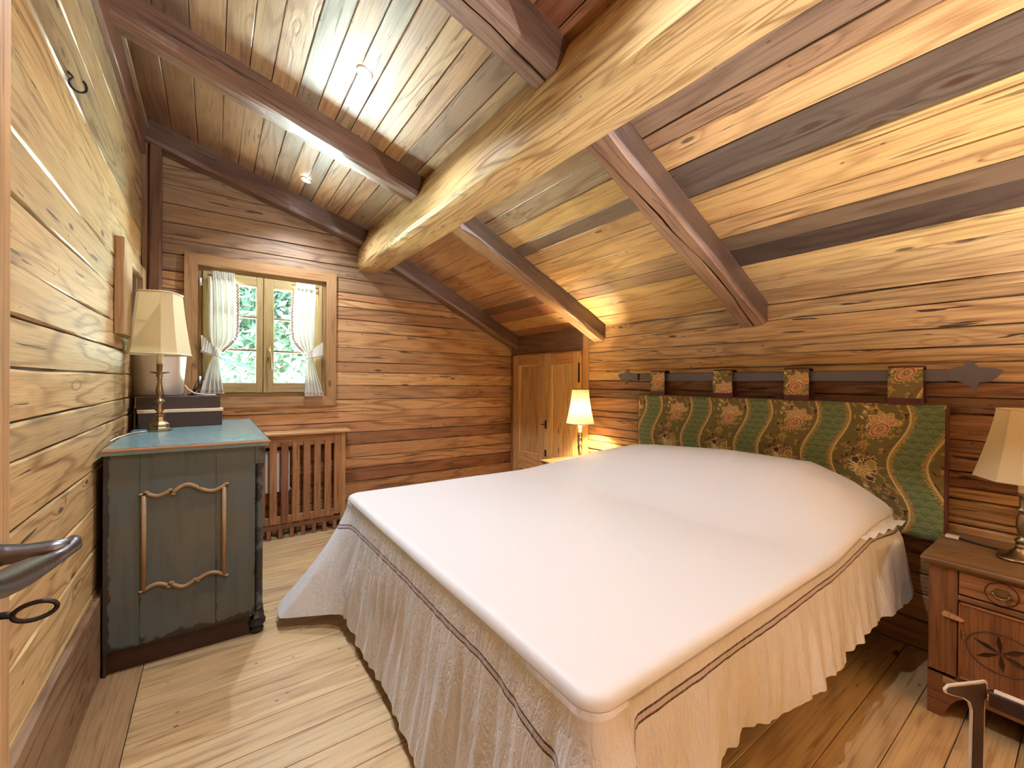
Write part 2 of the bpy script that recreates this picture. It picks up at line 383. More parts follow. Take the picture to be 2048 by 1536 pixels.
def tag(o, label, cat, group=None):
    o['label'] = label; o['category'] = cat
    if group: o['group'] = group
    return o
def struct(o, label=None, cat=None):
    o['kind'] = 'structure'
    if label: o['label'] = label
    if cat: o['category'] = cat
    return o
def thing(name, loc, label, cat, group=None, rot=0.0):
    o = bpy.data.objects.new(name, None); COL.objects.link(o); o.location = Vector(loc) * S; o.rotation_euler.z = rot
    o.empty_display_size = 0.1
    return tag(o, label, cat, group)
def single(mb, name, mat, c, parent=None):
    """build with local origin at c (verts are absolute room units)"""
    mb.v = [(x - c[0], y - c[1], z - c[2]) for x, y, z in mb.v]
    return mb.build(name, mat, parent, c if parent is None else (0, 0, 0))
def rel(mb, name, mat, parent, c):
    mb.v = [(x - c[0], y - c[1], z - c[2]) for x, y, z in mb.v]
    return mb.build(name, mat, parent)
def vary(c, a=0.12, h=0.04):
    k = 1 + random.uniform(-a, a); w = random.uniform(-h, h)
    return (c[0] * k * (1 + w), c[1] * k, c[2] * k * (1 - w))

# board colours (of the wood itself)
T_PALE = (0.56, 0.38, 0.185); T_GOLD = (0.56, 0.34, 0.14); T_OR = (0.41, 0.205, 0.085); T_BR = (0.25, 0.135, 0.068)
T_GREY = (0.23, 0.165, 0.115); T_DARK = (0.105, 0.062, 0.040); T_RED = (0.30, 0.115, 0.050)

XL, XR, YF, YB = -0.45, 3.07, 4.33, -2.30      # room faces
# ------------------------------------------------------------------ floor
mb = MB()
mb.box(XL - .2, XR + .2, YB - .2, YF + .2, -0.20, -0.021)
y = YB
while y < YF:
    w = random.choice((0.15, 0.16, 0.17, 0.14)); x = -0.27
    while x < XR:
        l = random.uniform(1.6, 3.2); x1 = min(XR, x + l)
        if XR - x1 < 0.4: x1 = XR
        mb.plank((x + .001, y + w / 2, -0.010), (x1 - .001, y + w / 2, -0.010), (0, 1, 0), (0, 0, 1), w - 0.003, 0.02, vary((0.56, 0.40, 0.225), 0.10), ch=0.0015)
        x = x1
    y += w
mb.plank((-0.365, YB, -0.010), (-0.365, YF, -0.010), (-1, 0, 0), (0, 0, 1), 0.184, 0.02, (0.40, 0.26, 0.14), ch=0.002)
struct(mb.build('floor', 'floor'))

# ------------------------------------------------------------------ left wall
mb = MB()
mb.box(XL - .25, XL - .03, YB - .2, YF + .2, -0.02, 3.6, ch=0.0)
zs = [0.0, 0.2, 0.40, 0.60, 0.80, 0.975, 1.165, 1.274, 1.4247, 1.57, 1.713, 1.90, 2.07, 2.30, 2.50, 2.72, 2.90, 3.08, 3.38]
for i in range(len(zs) - 1):
    w = zs[i + 1] - zs[i] - 0.007; z = (zs[i] + zs[i + 1]) / 2
    c = vary((0.58, 0.41, 0.205), 0.10)
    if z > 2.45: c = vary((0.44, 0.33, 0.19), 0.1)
    ys = [YB, YF] if i % 3 else [YB, YF]
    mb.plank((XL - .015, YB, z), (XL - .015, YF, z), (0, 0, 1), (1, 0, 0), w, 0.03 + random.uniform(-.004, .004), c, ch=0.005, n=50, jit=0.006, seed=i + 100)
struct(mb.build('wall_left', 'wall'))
mb = MB()
mb.plank((-0.438, YB, 0.19), (-0.438, 4.33, 0.19), (0, 0, 1), (1, 0, 0), 0.385, 0.024, (0.27, 0.17, 0.10), ch=0.004, n=30, jit=0.008)
struct(mb.build('baseboard_left', 'wall'))

# ------------------------------------------------------------------ far wall with the window opening
WX0, WX1, WZ0, WZ1 = -0.115, 0.885, 1.235, 2.350
mb = MB()
def split_row(mb, y, z0, z1, x0, x1, tone, th=0.03, seed=None, zc=None):
    z = (z0 + z1) / 2; w = z1 - z0 - 0.006
    segs = [(x0, x1)]
    if z1 > WZ0 and z0 < WZ1: segs = [(x0, WX0 - .02), (WX1 + .02, x1)]
    for a, b_ in segs:
        mb.plank((a, y, z), (b_, y, z), (0, 0, 1), (0, -1, 0), w, th, tone, ch=0.004, n=max(2, int((b_ - a) * 10)), jit=0.005, seed=seed)
for x0, x1, z0, z1 in ((XL - .3, WX0 - .01, -.02, 3.7), (WX1 + .01, XR + .4, -.02, 3.7), (WX0 - .01, WX1 + .01, -.02, WZ0 - .01), (WX0 - .01, WX1 + .01, WZ1 + .01, 3.7)):
    mb.box(x0, x1, YF + .03, YF + .28, z0, z1, ch=0.0)
zs = [0, .14, .27, .39, .52, .63, .76, .88, .985, 1.09, 1.21, 1.35, 1.48, 1.58, 1.72, 1.88, 2.00, 2.12, 2.19, 2.26, 2.40, 2.52, 2.65, 2.80, 2.95, 3.10, 3.25, 3.40]
for i in range(len(zs) - 1):
    z = (zs[i] + zs[i + 1]) / 2
    c = vary(random.choice(((0.56, 0.34, 0.165), (0.49, 0.28, 0.14), (0.60, 0.38, 0.185), (0.43, 0.235, 0.115))), 0.10)
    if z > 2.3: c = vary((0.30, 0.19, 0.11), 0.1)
    if i in (6, 3): c = vary((0.28, 0.12, 0.055), 0.05)
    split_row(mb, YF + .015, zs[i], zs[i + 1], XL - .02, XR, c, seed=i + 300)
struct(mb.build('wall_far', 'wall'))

# ------------------------------------------------------------------ headboard wall (right) and back wall
mb = MB()
mb.box(XR + .03, XR + .3, YB - .2, YF + .2, -0.02, 2.6, ch=0.0)
zs = [0, .15, .29, .40, .50, .60, .70, .74, .83, .89, .97, 1.07, 1.13, 1.26, 1.34, 1.42, 1.52, 1.60, 1.70, 1.83, 1.94, 2.02]
tones = {6: T_GOLD}
for i in range(len(zs) - 1):
    z = (zs[i] + zs[i + 1]) / 2
    c = vary((0.50, 0.31, 0.155), 0.12)
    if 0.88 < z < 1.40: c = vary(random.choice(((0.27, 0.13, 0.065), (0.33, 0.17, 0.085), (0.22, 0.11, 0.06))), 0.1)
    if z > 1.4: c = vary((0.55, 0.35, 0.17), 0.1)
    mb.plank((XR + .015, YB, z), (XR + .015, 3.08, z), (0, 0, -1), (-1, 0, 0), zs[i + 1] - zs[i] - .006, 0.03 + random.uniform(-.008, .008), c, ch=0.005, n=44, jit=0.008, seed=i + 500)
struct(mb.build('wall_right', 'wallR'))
mb = MB()
mb.box(XL - .2, XR + .2, YB - .2, YB - .03, -.02, 3.6, ch=0)
for i in range(18):
    mb.plank((XL, YB - .015, i * .2 + .1), (XR, YB - .015, i * .2 + .1), (0, 0, -1), (0, 1, 0), .196, .03, vary((0.46, 0.29, 0.14), .1), n=6, jit=.004)
struct(mb.build('wall_back', 'wall'))

# ------------------------------------------------------------------ ceiling: two pitches meeting over the purlin
def zl(x): return 3.23 - 0.30 * x
def zr(x): return 2.70 - 0.478 * (x - 1.52)
nl = Vector((0.30, 0, 1)).normalized(); nr = Vector((0.478, 0, 1)).normalized()
mb = MB()
def slope_planks(mb, xs, tones, zf, nrm, y0, y1, seed):
    for i in range(len(xs) - 1):
        xa, xb = xs[i], xs[i + 1]; A = Vector((xa, 0, zf(xa))); B = Vector((xb, 0, zf(xb)))
        w = (B - A).length - 0.004; c = (A + B) / 2 + nrm * 0.012
        side = (B - A).normalized()
        tq = tones[i % len(tones)]; bq = 1.18 if tq[0] > .33 else (0.86 if tq[0] < .21 else 1.05)
        mb.plank((c.x, y0, c.z), (c.x, y1, c.z), side, -nrm, w, 0.024 + random.uniform(-.003, .003), vary(tuple(q_ * bq for q_ in tq), 0.06), ch=0.003, n=12, jit=0.0025, seed=seed * 50 + i)
# left pitch
Lx = [XL - .02, -0.27, -0.11, 0.045, 0.16, 0.27, 0.40, 0.515, 0.62, 0.715, 0.83, 0.94, 1.045, 1.17, 1.30]
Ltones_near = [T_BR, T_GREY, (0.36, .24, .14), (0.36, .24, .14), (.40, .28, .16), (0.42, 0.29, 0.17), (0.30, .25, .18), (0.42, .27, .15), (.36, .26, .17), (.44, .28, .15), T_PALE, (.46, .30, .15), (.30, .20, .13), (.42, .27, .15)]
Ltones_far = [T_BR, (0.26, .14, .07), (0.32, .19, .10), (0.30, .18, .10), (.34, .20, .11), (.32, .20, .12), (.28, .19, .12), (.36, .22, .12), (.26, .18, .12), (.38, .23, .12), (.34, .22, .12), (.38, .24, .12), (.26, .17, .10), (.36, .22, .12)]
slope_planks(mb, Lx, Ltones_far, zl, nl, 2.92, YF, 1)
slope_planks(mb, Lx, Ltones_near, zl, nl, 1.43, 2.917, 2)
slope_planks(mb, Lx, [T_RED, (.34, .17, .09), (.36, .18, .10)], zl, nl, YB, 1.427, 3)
# right pitch, one run of boards per bay
R1 = [1.30, 1.50, 1.70, 1.87, 2.00, 2.17, 2.35, 2.52, 2.625, 2.79, 2.96, 3.10]
r1t = [T_OR, T_OR, (.38, .19, .08), T_OR, (.46, .24, .09), (.43, .22, .09), (.38, .19, .09), (.18, .085, .05), (.33, .14, .07), (.53, .32, .12), (.33, .12, .055)]
R2 = [1.30, 1.55, 1.70, 1.83, 1.98, 2.08, 2.19, 2.32, 2.47, 2.57, 2.68, 2.82, 2.95, 3.10]
r2t = [(.34, .23, .14), (.36, .25, .15), (.34, .24, .15), (.50, .32, .13), (.20, .135, .09), (.42, .25, .11), T_GOLD, (.52, .33, .13), (.40, .25, .12), (.28, .17, .09), (.52, .35, .14), (.50, .34, .14), (.46, .29, .12)]
R3 = [1.30, 1.50, 1.72, 1.80, 1.93, 2.12, 2.16, 2.325, 2.45, 2.56, 2.70, 2.83, 2.96, 3.10]
r3t = [(.27, .165, .10), (.25, .15, .09), (.30, .17, .09), (.54, .335, .15), (.135, .088, .060), (.52, .33, .13), (.50, .30, .115), (.47, .27, .105), (.19, .115, .065), (.075, .045, .032), (.52, .34, .14), (.42, .27, .125), (.36, .215, .10)]
slope_planks(mb, R1, r1t, zr, nr, 2.83, YF, 4)
slope_planks(mb, R2, r2t, zr, nr, 1.43, 2.827, 5)
slope_planks(mb, R3, r3t, zr, nr, YB, 1.427, 6)
# roof deck above the boards
A = [(XL - .3, YB - .2), (1.35, YB - .2), (1.35, YF + .3), (XL - .3, YF + .3)]
for zf, nrm, xa, xb in ((zl, nl, XL - .3, 1.40), (zr, nr, 1.25, XR + .4)):
    vs = []
    for dz in (0.03, 0.2):
        for x, yy in ((xa, YB - .2), (xb, YB - .2), (xb, YF + .3), (xa, YF + .3)): vs.append((x, yy, zf(x) + dz))
    mb.add(vs, [(0, 3, 2, 1), (4, 5, 6, 7), (0, 1, 5, 4), (1, 2, 6, 5), (2, 3, 7, 6), (3, 0, 4, 7)], None, T_DARK)
struct(mb.build('ceiling', 'ceil'))

# ------------------------------------------------------------------ rafters and purlin
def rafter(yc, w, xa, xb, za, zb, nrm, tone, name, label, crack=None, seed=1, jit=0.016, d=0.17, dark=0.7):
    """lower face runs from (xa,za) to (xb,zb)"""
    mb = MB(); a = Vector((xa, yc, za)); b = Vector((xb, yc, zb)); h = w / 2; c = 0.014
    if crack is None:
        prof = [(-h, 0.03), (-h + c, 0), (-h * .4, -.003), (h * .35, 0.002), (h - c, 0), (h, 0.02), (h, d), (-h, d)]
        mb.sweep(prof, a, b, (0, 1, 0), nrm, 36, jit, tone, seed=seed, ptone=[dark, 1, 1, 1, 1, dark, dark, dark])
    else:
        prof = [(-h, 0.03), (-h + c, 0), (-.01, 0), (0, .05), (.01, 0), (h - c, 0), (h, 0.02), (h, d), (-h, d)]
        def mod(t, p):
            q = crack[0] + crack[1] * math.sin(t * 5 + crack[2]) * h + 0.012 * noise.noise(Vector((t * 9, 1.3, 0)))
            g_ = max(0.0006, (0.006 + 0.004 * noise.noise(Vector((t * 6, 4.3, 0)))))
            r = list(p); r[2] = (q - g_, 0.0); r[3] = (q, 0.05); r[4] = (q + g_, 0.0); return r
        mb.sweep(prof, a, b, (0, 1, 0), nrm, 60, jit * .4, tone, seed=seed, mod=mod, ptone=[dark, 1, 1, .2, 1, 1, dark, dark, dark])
    # orientation of the sweep gives outward faces when side x up = path direction; fix otherwise
    o = single(mb, name, 'beam', ((xa + xb) / 2, yc, (za + zb) / 2))
    struct(o, label, 'ceiling rafter')
    return o
def ll(x): return 3.07 - 0.30 * x
def lr(x): return 2.54 - 0.478 * (x - 1.52)
RT = (0.20, 0.105, 0.065)
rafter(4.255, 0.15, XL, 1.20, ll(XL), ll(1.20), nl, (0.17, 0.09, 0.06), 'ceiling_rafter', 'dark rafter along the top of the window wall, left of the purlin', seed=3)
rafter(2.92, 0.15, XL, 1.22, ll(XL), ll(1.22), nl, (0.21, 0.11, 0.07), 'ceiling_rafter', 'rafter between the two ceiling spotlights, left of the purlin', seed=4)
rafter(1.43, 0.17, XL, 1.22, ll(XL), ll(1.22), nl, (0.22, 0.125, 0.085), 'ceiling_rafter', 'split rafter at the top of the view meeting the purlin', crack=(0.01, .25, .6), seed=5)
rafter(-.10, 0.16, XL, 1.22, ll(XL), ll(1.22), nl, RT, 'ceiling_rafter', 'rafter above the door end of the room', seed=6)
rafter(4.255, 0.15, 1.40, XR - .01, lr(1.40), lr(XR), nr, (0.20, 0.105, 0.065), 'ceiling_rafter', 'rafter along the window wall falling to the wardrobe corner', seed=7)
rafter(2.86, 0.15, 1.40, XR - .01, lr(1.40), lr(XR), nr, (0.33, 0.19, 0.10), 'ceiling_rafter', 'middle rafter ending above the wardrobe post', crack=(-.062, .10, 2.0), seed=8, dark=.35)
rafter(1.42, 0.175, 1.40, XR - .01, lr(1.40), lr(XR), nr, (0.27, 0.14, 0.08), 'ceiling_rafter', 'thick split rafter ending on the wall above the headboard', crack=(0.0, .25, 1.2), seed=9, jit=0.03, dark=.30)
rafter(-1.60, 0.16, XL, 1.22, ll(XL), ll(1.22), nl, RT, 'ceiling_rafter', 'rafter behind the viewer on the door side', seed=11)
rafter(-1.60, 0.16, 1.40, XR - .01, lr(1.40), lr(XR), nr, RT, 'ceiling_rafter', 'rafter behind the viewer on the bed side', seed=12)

mb = MB()
prof = [(-.155, 0.065), (-.148, 0.035), (-.03, 0.014), (.085, 0.0), (.122, 0.010), (.14, 0.036), (.136, .20), (.070, .40), (-.155, .40)]
mb.sweep(prof, (1.305, YB, 2.492), (1.305, YF, 2.492), (-1, 0, 0), (0, 0, 1), 60, 0.008, (0.56, 0.38, 0.18), seed=21)
mb.v = [(x, y, min(z, 2.85)) for x, y, z in mb.v]
struct(single(mb, 'purlin_beam', 'purlin', (1.305, 1.6, 2.49)), 'thick pale purlin beam running the length of the ceiling', 'beam')

# corner post, top board on left wall
mb = MB()
mb.box(-0.45, -0.41, 4.24, 4.33, 0, ll(-.43), (0.30, 0.17, 0.09))
mb.box(-0.405, -0.333, 4.20, 4.33, 0, ll(-.37), (0.15, 0.07, 0.04), ch=0.008)
struct(mb.build('trim_1', 'beam'))
mb = MB()
mb.plank((XL + .012, YB, 3.18), (XL + .012, 4.18, 3.18), (0, 0, 1), (1, 0, 0), 0.20, 0.03, (0.19, 0.085, 0.05), n=20, jit=.006)
mb.plank((XL + .03, 2.99, 3.30), (XL + .03, 4.18, 3.30), (0, 0, 1), (1, 0, 0), 0.03, 0.03, (0.30, 0.20, 0.13), n=10, jit=.006)
struct(mb.build('trim_2', 'beam'))
mb = MB()
mb.box(XR - .012, XR + .04, 3.0, 3.08, 0, 1.95, (0.48, 0.28, 0.12), ch=0.006)
struct(mb.build('trim_3', 'joinery'))
mb = MB()
mb.box(XR - .01, XR + .04, 3.08, YF, 1.735, 1.96, (0.20, 0.10, 0.06), ch=0.004)
struct(mb.build('trim_4', 'beam'))

# ------------------------------------------------------------------ window
W = bpy.data.objects.new('window_1', None); COL.objects.link(W); W.location = (0.385 * S, 4.33 * S, 1.79 * S)
struct(W, 'small two-sash wooden window in the far wall', 'window')
wc = (0.385, 4.33, 1.79)
def wpart(mb, name, mat): return rel(mb, name, mat, W, wc)
CT = (0.36, 0.21, 0.10)
mb = MB()
def mitre(mb, x0, x1, z0, z1, wd, y0, y1, tone, inner_drop=0.008):
    """four mitred frame members; outer rect x0..x1,z0..z1, width wd"""
    i = (x0 + wd, x1 - wd, z0 + wd, z1 - wd)
    quads = [((x0, z0), (x1, z0), (i[1], i[2]), (i[0], i[2])), ((x1, z0), (x1, z1), (i[1], i[3]), (i[1], i[2])),
             ((x1, z1), (x0, z1), (i[0], i[3]), (i[1], i[3])), ((x0, z1), (x0, z0), (i[0], i[2]), (i[0], i[3]))]
    for q in quads:
        yi = y0 + inner_drop
        vs = [(q[0][0], y0, q[0][1]), (q[1][0], y0, q[1][1]), (q[2][0], yi, q[2][1]), (q[3][0], yi, q[3][1])]
        vs += [(p[0], y1, p[1]) for p in q]
        uo = random.uniform(0, 50); L = abs(q[1][0] - q[0][0]) + abs(q[1][1] - q[0][1])
        fs = [(0, 1, 2, 3), (7, 6, 5, 4), (1, 0, 4, 5), (3, 2, 6, 7), (2, 1, 5, 6), (0, 3, 7, 4)]
        u4 = [(uo, uo), (uo + L, uo), (uo + L - wd, uo + wd), (uo + wd, uo + wd)]
        us = [u4, u4[::-1], [(uo + L, uo), (uo, uo), (uo, uo + .03), (uo + L, uo + .03)], [(uo, uo), (uo + L, uo), (uo + L, uo + .03), (uo, uo + .03)], u4, u4]
        mb.add(vs, fs, us, tone)
mitre(mb, -0.195, 0.965, 1.160, 2.425, 0.088, 4.295, 4.345, CT)
wpart(mb, 'casing', 'joinery')
mb = MB()
F0 = (0.27, 0.17, 0.075)
mb.box(-.11, .88, 4.335, 4.42, 1.237, 1.285, F0); mb.box(-.11, .88, 4.335, 4.42, 2.300, 2.345, F0)
mb.box(-.11, -.078, 4.335, 4.42, 1.28, 2.305, F0); mb.box(.845, .88, 4.335, 4.42, 1.28, 2.305, F0)
mb.box(.335, .383, 4.378, 4.395, 1.28, 2.30, F0); mb.box(-.10, -.060, 4.378, 4.395, 1.27, 2.31, F0); mb.box(.828, .87, 4.378, 4.395, 1.27, 2.31, F0); mb.box(-.10, .87, 4.378, 4.395, 1.27, 1.30, F0); mb.box(-.10, .87, 4.378, 4.395, 2.285, 2.31, F0)
# reveal boards outside
mb.box(-.12, -.11, 4.33, 4.62, 1.23, 2.35, F0); mb.box(.88, .89, 4.33, 4.62, 1.23, 2.35, F0)
mb.box(-.12, .89, 4.33, 4.62, 2.345, 2.355, F0); mb.box(-.12, .89, 4.33, 4.62, 1.228, 1.237, F0)
wpart(mb, 'window_frame', 'winwood')
ST = (0.34, 0.26, 0.13)
def sash(x0, x1, gx0, gx1, name):
    mb = MB(); y0, y1 = 4.322, 4.375
    mb.box(x0, gx0, y0, y1, 1.285, 2.298, ST); mb.box(gx1, x1, y0, y1, 1.285, 2.298, ST)
    mb.box(gx0, gx1, y0, y1, 1.285, 1.372, ST); mb.box(gx0, gx1, y0, y1, 2.21, 2.298, ST)
    o = wpart(mb, 'sash', 'winwood')
    mb = MB(); G = (0.16, 0.11, 0.07)
    for z in (1.655, 1.945): mb.box(gx0, gx1, y0 + .012, y1 - .012, z - .010, z + .010, G)
    p = mb.build('glazing_bar', M['winwood'], o); p.data.transform(Matrix.Translation(Vector((-wc[0], -wc[1], -wc[2])) * S))
    mb = MB(); mb.box(gx0, gx1, 4.347, 4.351, 1.372, 2.21, ch=0.0)
    p = mb.build('glass_pane', M['glass'], o); p.data.transform(Matrix.Translation(Vector((-wc[0], -wc[1], -wc[2])) * S))
    return o
sash(-0.076, 0.357, 0.012, 0.305, 'left'); rs = sash(0.361, 0.843, 0.442, 0.762, 'right')
mb = MB()
mb.box(.392, .415, 4.306, 4.322, 1.60, 1.70, ch=0.004)
mb.tube([(.404, 4.31, 1.665), (.404, 4.275, 1.665), (.408, 4.268, 1.63), (.414, 4.268, 1.55), (.418, 4.268, 1.49)], [0.009, .009, .010, .009, .006], 8)
wpart(mb, 'handle', 'brass')
for x in (-.09,):
    for z in (2.17, 1.36):
        mb = MB(); mb.lathe([(.0001, 0), (.010, .003), (.010, .062), (.0001, .065)], 10, (x, 4.318, z)); wpart(mb, 'hinge', 'steel')

# ------------------------------------------------------------------ curtains
def curtain(side, label):
    """side -1: left sash, tied outward to the left"""
    c = (0.06 if side < 0 else 0.69, 4.285, 2.28)
    T = thing('curtain', c, label, 'curtain', 'small tied-back window curtains')
    if side < 0:
        keys = [(2.243, -.036, .150), (2.17, -.036, .158), (2.00, -.036, .160), (1.85, -.035, .158), (1.76, -.033, .150), (1.70, -.022, .115), (1.655, -.008, .070), (1.615, .000, .036), (1.56, -.018, .040), (1.45, -.052, .052), (1.35, -.075, .062), (1.285, -.088, .072)]
    else:
        keys = [(2.262, .610, .775), (2.17, .594, .778), (2.00, .588, .776), (1.85, .590, .774), (1.78, .598, .772), (1.72, .625, .768), (1.675, .665, .758), (1.635, .706, .742), (1.57, .706, .765), (1.45, .700, .795), (1.35, .695, .825), (1.255, .688, .848)]
    mb = MB(); nz, nx = 60, 56; vs = []
    zs_ = [k[0] for k in keys][::-1]; aa = [k[1] for k in keys][::-1]; bb = [k[2] for k in keys][::-1]
    waist = 1.615 if side < 0 else 1.635
    for i in range(nz + 1):
        z = keys[0][0] + (keys[-1][0] - keys[0][0]) * i / nz
        a = float(np.interp(z, zs_, aa)); b_ = float(np.interp(z, zs_, bb)); w = b_ - a
        for j in range(nx + 1):
            u = j / nx; amp = 0.0035 + 0.012 * min(1, w / .16) * min(1, abs(z - waist) * 6 + .25)
            y = 4.283 + amp * math.sin(u * 2 * PI * 4.2 + 1.6 * math.sin(u * 5 + z * 2) + z * 2.2) + 0.003 * math.sin(u * 29 + z * 9) * (.5 + .5 * math.sin(u * 7 + 1))
            vs.append((a + w * u, y, z + 0.004 * math.sin(u * 44) * (1 if i == nz else 0)))
    fs = [(i * (nx + 1) + j, (i + 1) * (nx + 1) + j, (i + 1) * (nx + 1) + j + 1, i * (nx + 1) + j + 1) for i in range(nz) for j in range(nx)]
    mb.add(vs, fs, None, smooth=True)
    pan = rel(mb, 'curtain_panel', 'curtain', T, c)
    # ruffled heading
    h0, h1, zt, zb = ((-.012, .142, 2.296, 2.235) if side < 0 else (.612, .772, 2.288, 2.235))
    mb = MB(); vs = []; n = 60
    for i in range(7):
        z = zt + (zb - zt) * i / 6
        for j in range(n + 1):
            u = j / n; vs.append((h0 + (h1 - h0) * u, 4.272 + .007 * math.sin(u * 2 * PI * 13) * (1 - .5 * (i == 3)), z + .003 * math.sin(u * 60)))
    mb.add(vs, [(i * (n + 1) + j, (i + 1) * (n + 1) + j, (i + 1) * (n + 1) + j + 1, i * (n + 1) + j + 1) for i in range(6) for j in range(n)], None, smooth=True)
    rel(mb, 'heading', 'curtain', T, c)
    mb = MB(); mb.tube([(h0 - .03, 4.296, 2.262), (h1 + .03, 4.296, 2.262)], .006, 8); rel(mb, 'rod', 'brass', T, c)
    # tie-back: a gathered band with a frill
    mb = MB(); n = 26
    if side < 0: p0, p1 = Vector((.045, 4.268, 1.600)), Vector((-.082, 4.275, 1.690))
    else: p0, p1 = Vector((.694, 4.268, 1.612)), Vector((.842, 4.275, 1.690))
    vs = []
    for i in range(n + 1):
        t = i / n; p = p0.lerp(p1, t); hgt = .022 + .050 * t
        for k in range(6):
            q = k / 5; vs.append((p.x + (.004 * math.sin(i * 1.9) if k in (0, 5) else 0), p.y - .022 * math.sin(PI * min(1, t * 2.2 + .1)) * .6 + .005 * math.sin(i * 1.7 + k), p.z + (q - .5) * 2 * hgt + .005 * math.sin(i * 2.4) * (k in (0, 5))))
    mb.add(vs, [(i * 6 + k, i * 6 + k + 1, (i + 1) * 6 + k + 1, (i + 1) * 6 + k) for i in range(n) for k in range(5)], None, smooth=True)
    rel(mb, 'tieback', 'curtain', T, c)
    # bobble lace down the inner edge, round the tie-back and along the hem
    mb = MB()
    def bob(x, y, z, r): mb.lathe([(.0001, -r), (r * .8, -r * .6), (r, 0), (r * .8, r * .6), (.0001, r)], 6, (x, y, z))
    z = 2.20; k = 0
    while z > waist + .015:
        a = float(np.interp(z, zs_, aa)); b_ = float(np.interp(z, zs_, bb)); x = b_ + .006 if side < 0 else a - .006
        bob(x + (.008 if side < 0 else -.008) * (k % 2), 4.272, z, .0100); z -= .0125 if abs(x - (.158 if side < 0 else .59)) < .02 else .006; k += 1
    rel(mb, 'edge_lace', 'lace', T, c); mb = MB()
    for i in range(22):
        t = i / 21; p = p0.lerp(p1, t); bob(p.x, 4.262, p.z - .018 - .042 * t, .006)
    rel(mb, 'tieback_lace', 'lace', T, c); mb = MB()
    x0, x1, zb_ = (-.088, .072, 1.285) if side < 0 else (.688, .848, 1.255)
    for i in range(18): bob(x0 + (x1 - x0) * i / 17, 4.276, zb_ - .004, .0065); bob(x0 + (x1 - x0) * i / 17, 4.272, zb_ + .022 + .006 * (i % 2), .005)
    if side > 0:
        for i in range(26): bob(float(np.interp(1.6 - i * .013, zs_, aa)) - .004, 4.275, 1.6 - i * .013, .006)
    rel(mb, 'hem_lace', 'lace', T, c)
curtain(-1, 'white curtain on the left sash, tied back toward the lamp')
curtain(1, 'white curtain on the right sash, tied back toward the bed side')

# ------------------------------------------------------------------ tree outside
def tree(c, R, H, n, seed, label):
    T = thing('garden_tree', (c[0], c[1], c[2]), label, 'tree', 'trees outside the window')
    r = random.Random(seed); mb = MB()
    for k in range(n):
        th = r.uniform(0, 2 * PI); ph = math.acos(r.uniform(-1, 1)); rr = R * r.uniform(.35, 1.0) * (1 + .25 * noise.noise(Vector((math.cos(th) * 2, math.sin(th) * 2, ph))))
        p = Vector((math.sin(ph) * math.cos(th) * rr, math.sin(ph) * math.sin(th) * rr, H + math.cos(ph) * rr * .95))
        a = Vector((r.uniform(-1, 1), r.uniform(-1, 1), r.uniform(-1, .3))).normalized(); b_ = a.orthogonal().normalized(); q = r.uniform(.05, .13)
        col = r.choice(((.022, .050, .030), (.034, .070, .045), (.012, .030, .016), (.060, .100, .080)))
        mb.add([p, p + a * q + b_ * q * .35, p + a * 2 * q, p + a * q - b_ * q * .35], [(0, 1, 2, 3)], None, col)
    mb.build('crown', 'leaf', T)
    mb = MB(); mb.tube([(0, 0, -4), (.05, .02, H - R), (0, 0, H + .3)], [.07, .06, .03], 10); mb.build('trunk', 'bark', T)
tree((0.90, 8.5, 0.0), 1.50, 2.30, 7500, 1, 'leafy green tree filling the view through the window')
tree((3.6, 11.6, 0.0), 1.7, 2.6, 4500, 2, 'leafy green tree seen past the right sash')
tree((-2.0, 11.8, 0.0), 1.9, 2.6, 4500, 3, 'leafy green tree behind the left curtain and the lamp')

# ------------------------------------------------------------------ radiator and its cover
c = (0.54, 4.2, 0)
T = thing('radiator_cover', c, 'slatted wooden radiator cover under the window beside the dresser', 'radiator cover')
RC = (0.40, 0.20, 0.095)
mb = MB(); mb.box(0.0, 1.066, 4.135, 4.327, .910, .935, (0.52, 0.31, 0.14), ch=.005); rel(mb, 'shelf', 'joinery', T, c)
mb = MB(); mb.box(.925, .982, 4.165, 4.19, .15, .908, RC); mb.box(.982, 1.028, 4.168, 4.327, 0, .908, (.46, .26, .12)); rel(mb, 'stile', 'joinery', T, c)
mb = MB(); mb.box(.0, .925, 4.176, 4.194, .81, .908, RC, grain=0); rel(mb, 'top_rail', 'joinery', T, c)
mb = MB(); mb.box(.0, .925, 4.176, 4.194, .13, .20, RC, grain=0); rel(mb, 'bottom_rail', 'joinery', T, c)
mb = MB()
mb.box(.0, .982, 4.178, 4.192, .085, .128, (.22, .10, .055), grain=0)
for i in range(11): mb.box(.02 + i * .09, .055 + i * .09, 4.180, 4.192, 0.0, .09, (.30, .15, .08), grain=2)
rel(mb, 'plinth', 'joinery', T, c)
for i in range(10):
    x = .045 + i * .0885; mb = MB()
    tn = vary(random.choice(((.40, .20, .10), (.30, .13, .075), (.42, .22, .105))), .08)
    mb.plank((x + .028, 4.168, .147 + random.uniform(-.006, .006)), (x + .028, 4.168, .850), (-1, 0, 0), (0, -1, 0), .057, .016, tn, ch=.003); rel(mb, 'slat', 'joinery', T, c)
c = (.30, 4.27, .12)
T = thing('radiator', c, 'white panel radiator behind the wooden slats', 'radiator')
mb = MB()
for i in range(14): mb.box(.02 + i * .039, .056 + i * .039, 4.235, 4.255, .405, .770, ch=.006)
mb.box(.02, .566, 4.255, 4.29, .42, .755); rel(mb, 'panel', 'white', T, c)
mb = MB(); mb.tube([(.55, 4.265, .44), (.59, 4.265, .40), (.59, 4.265, 0.0)], .009, 8); rel(mb, 'pipe', 'white', T, c)

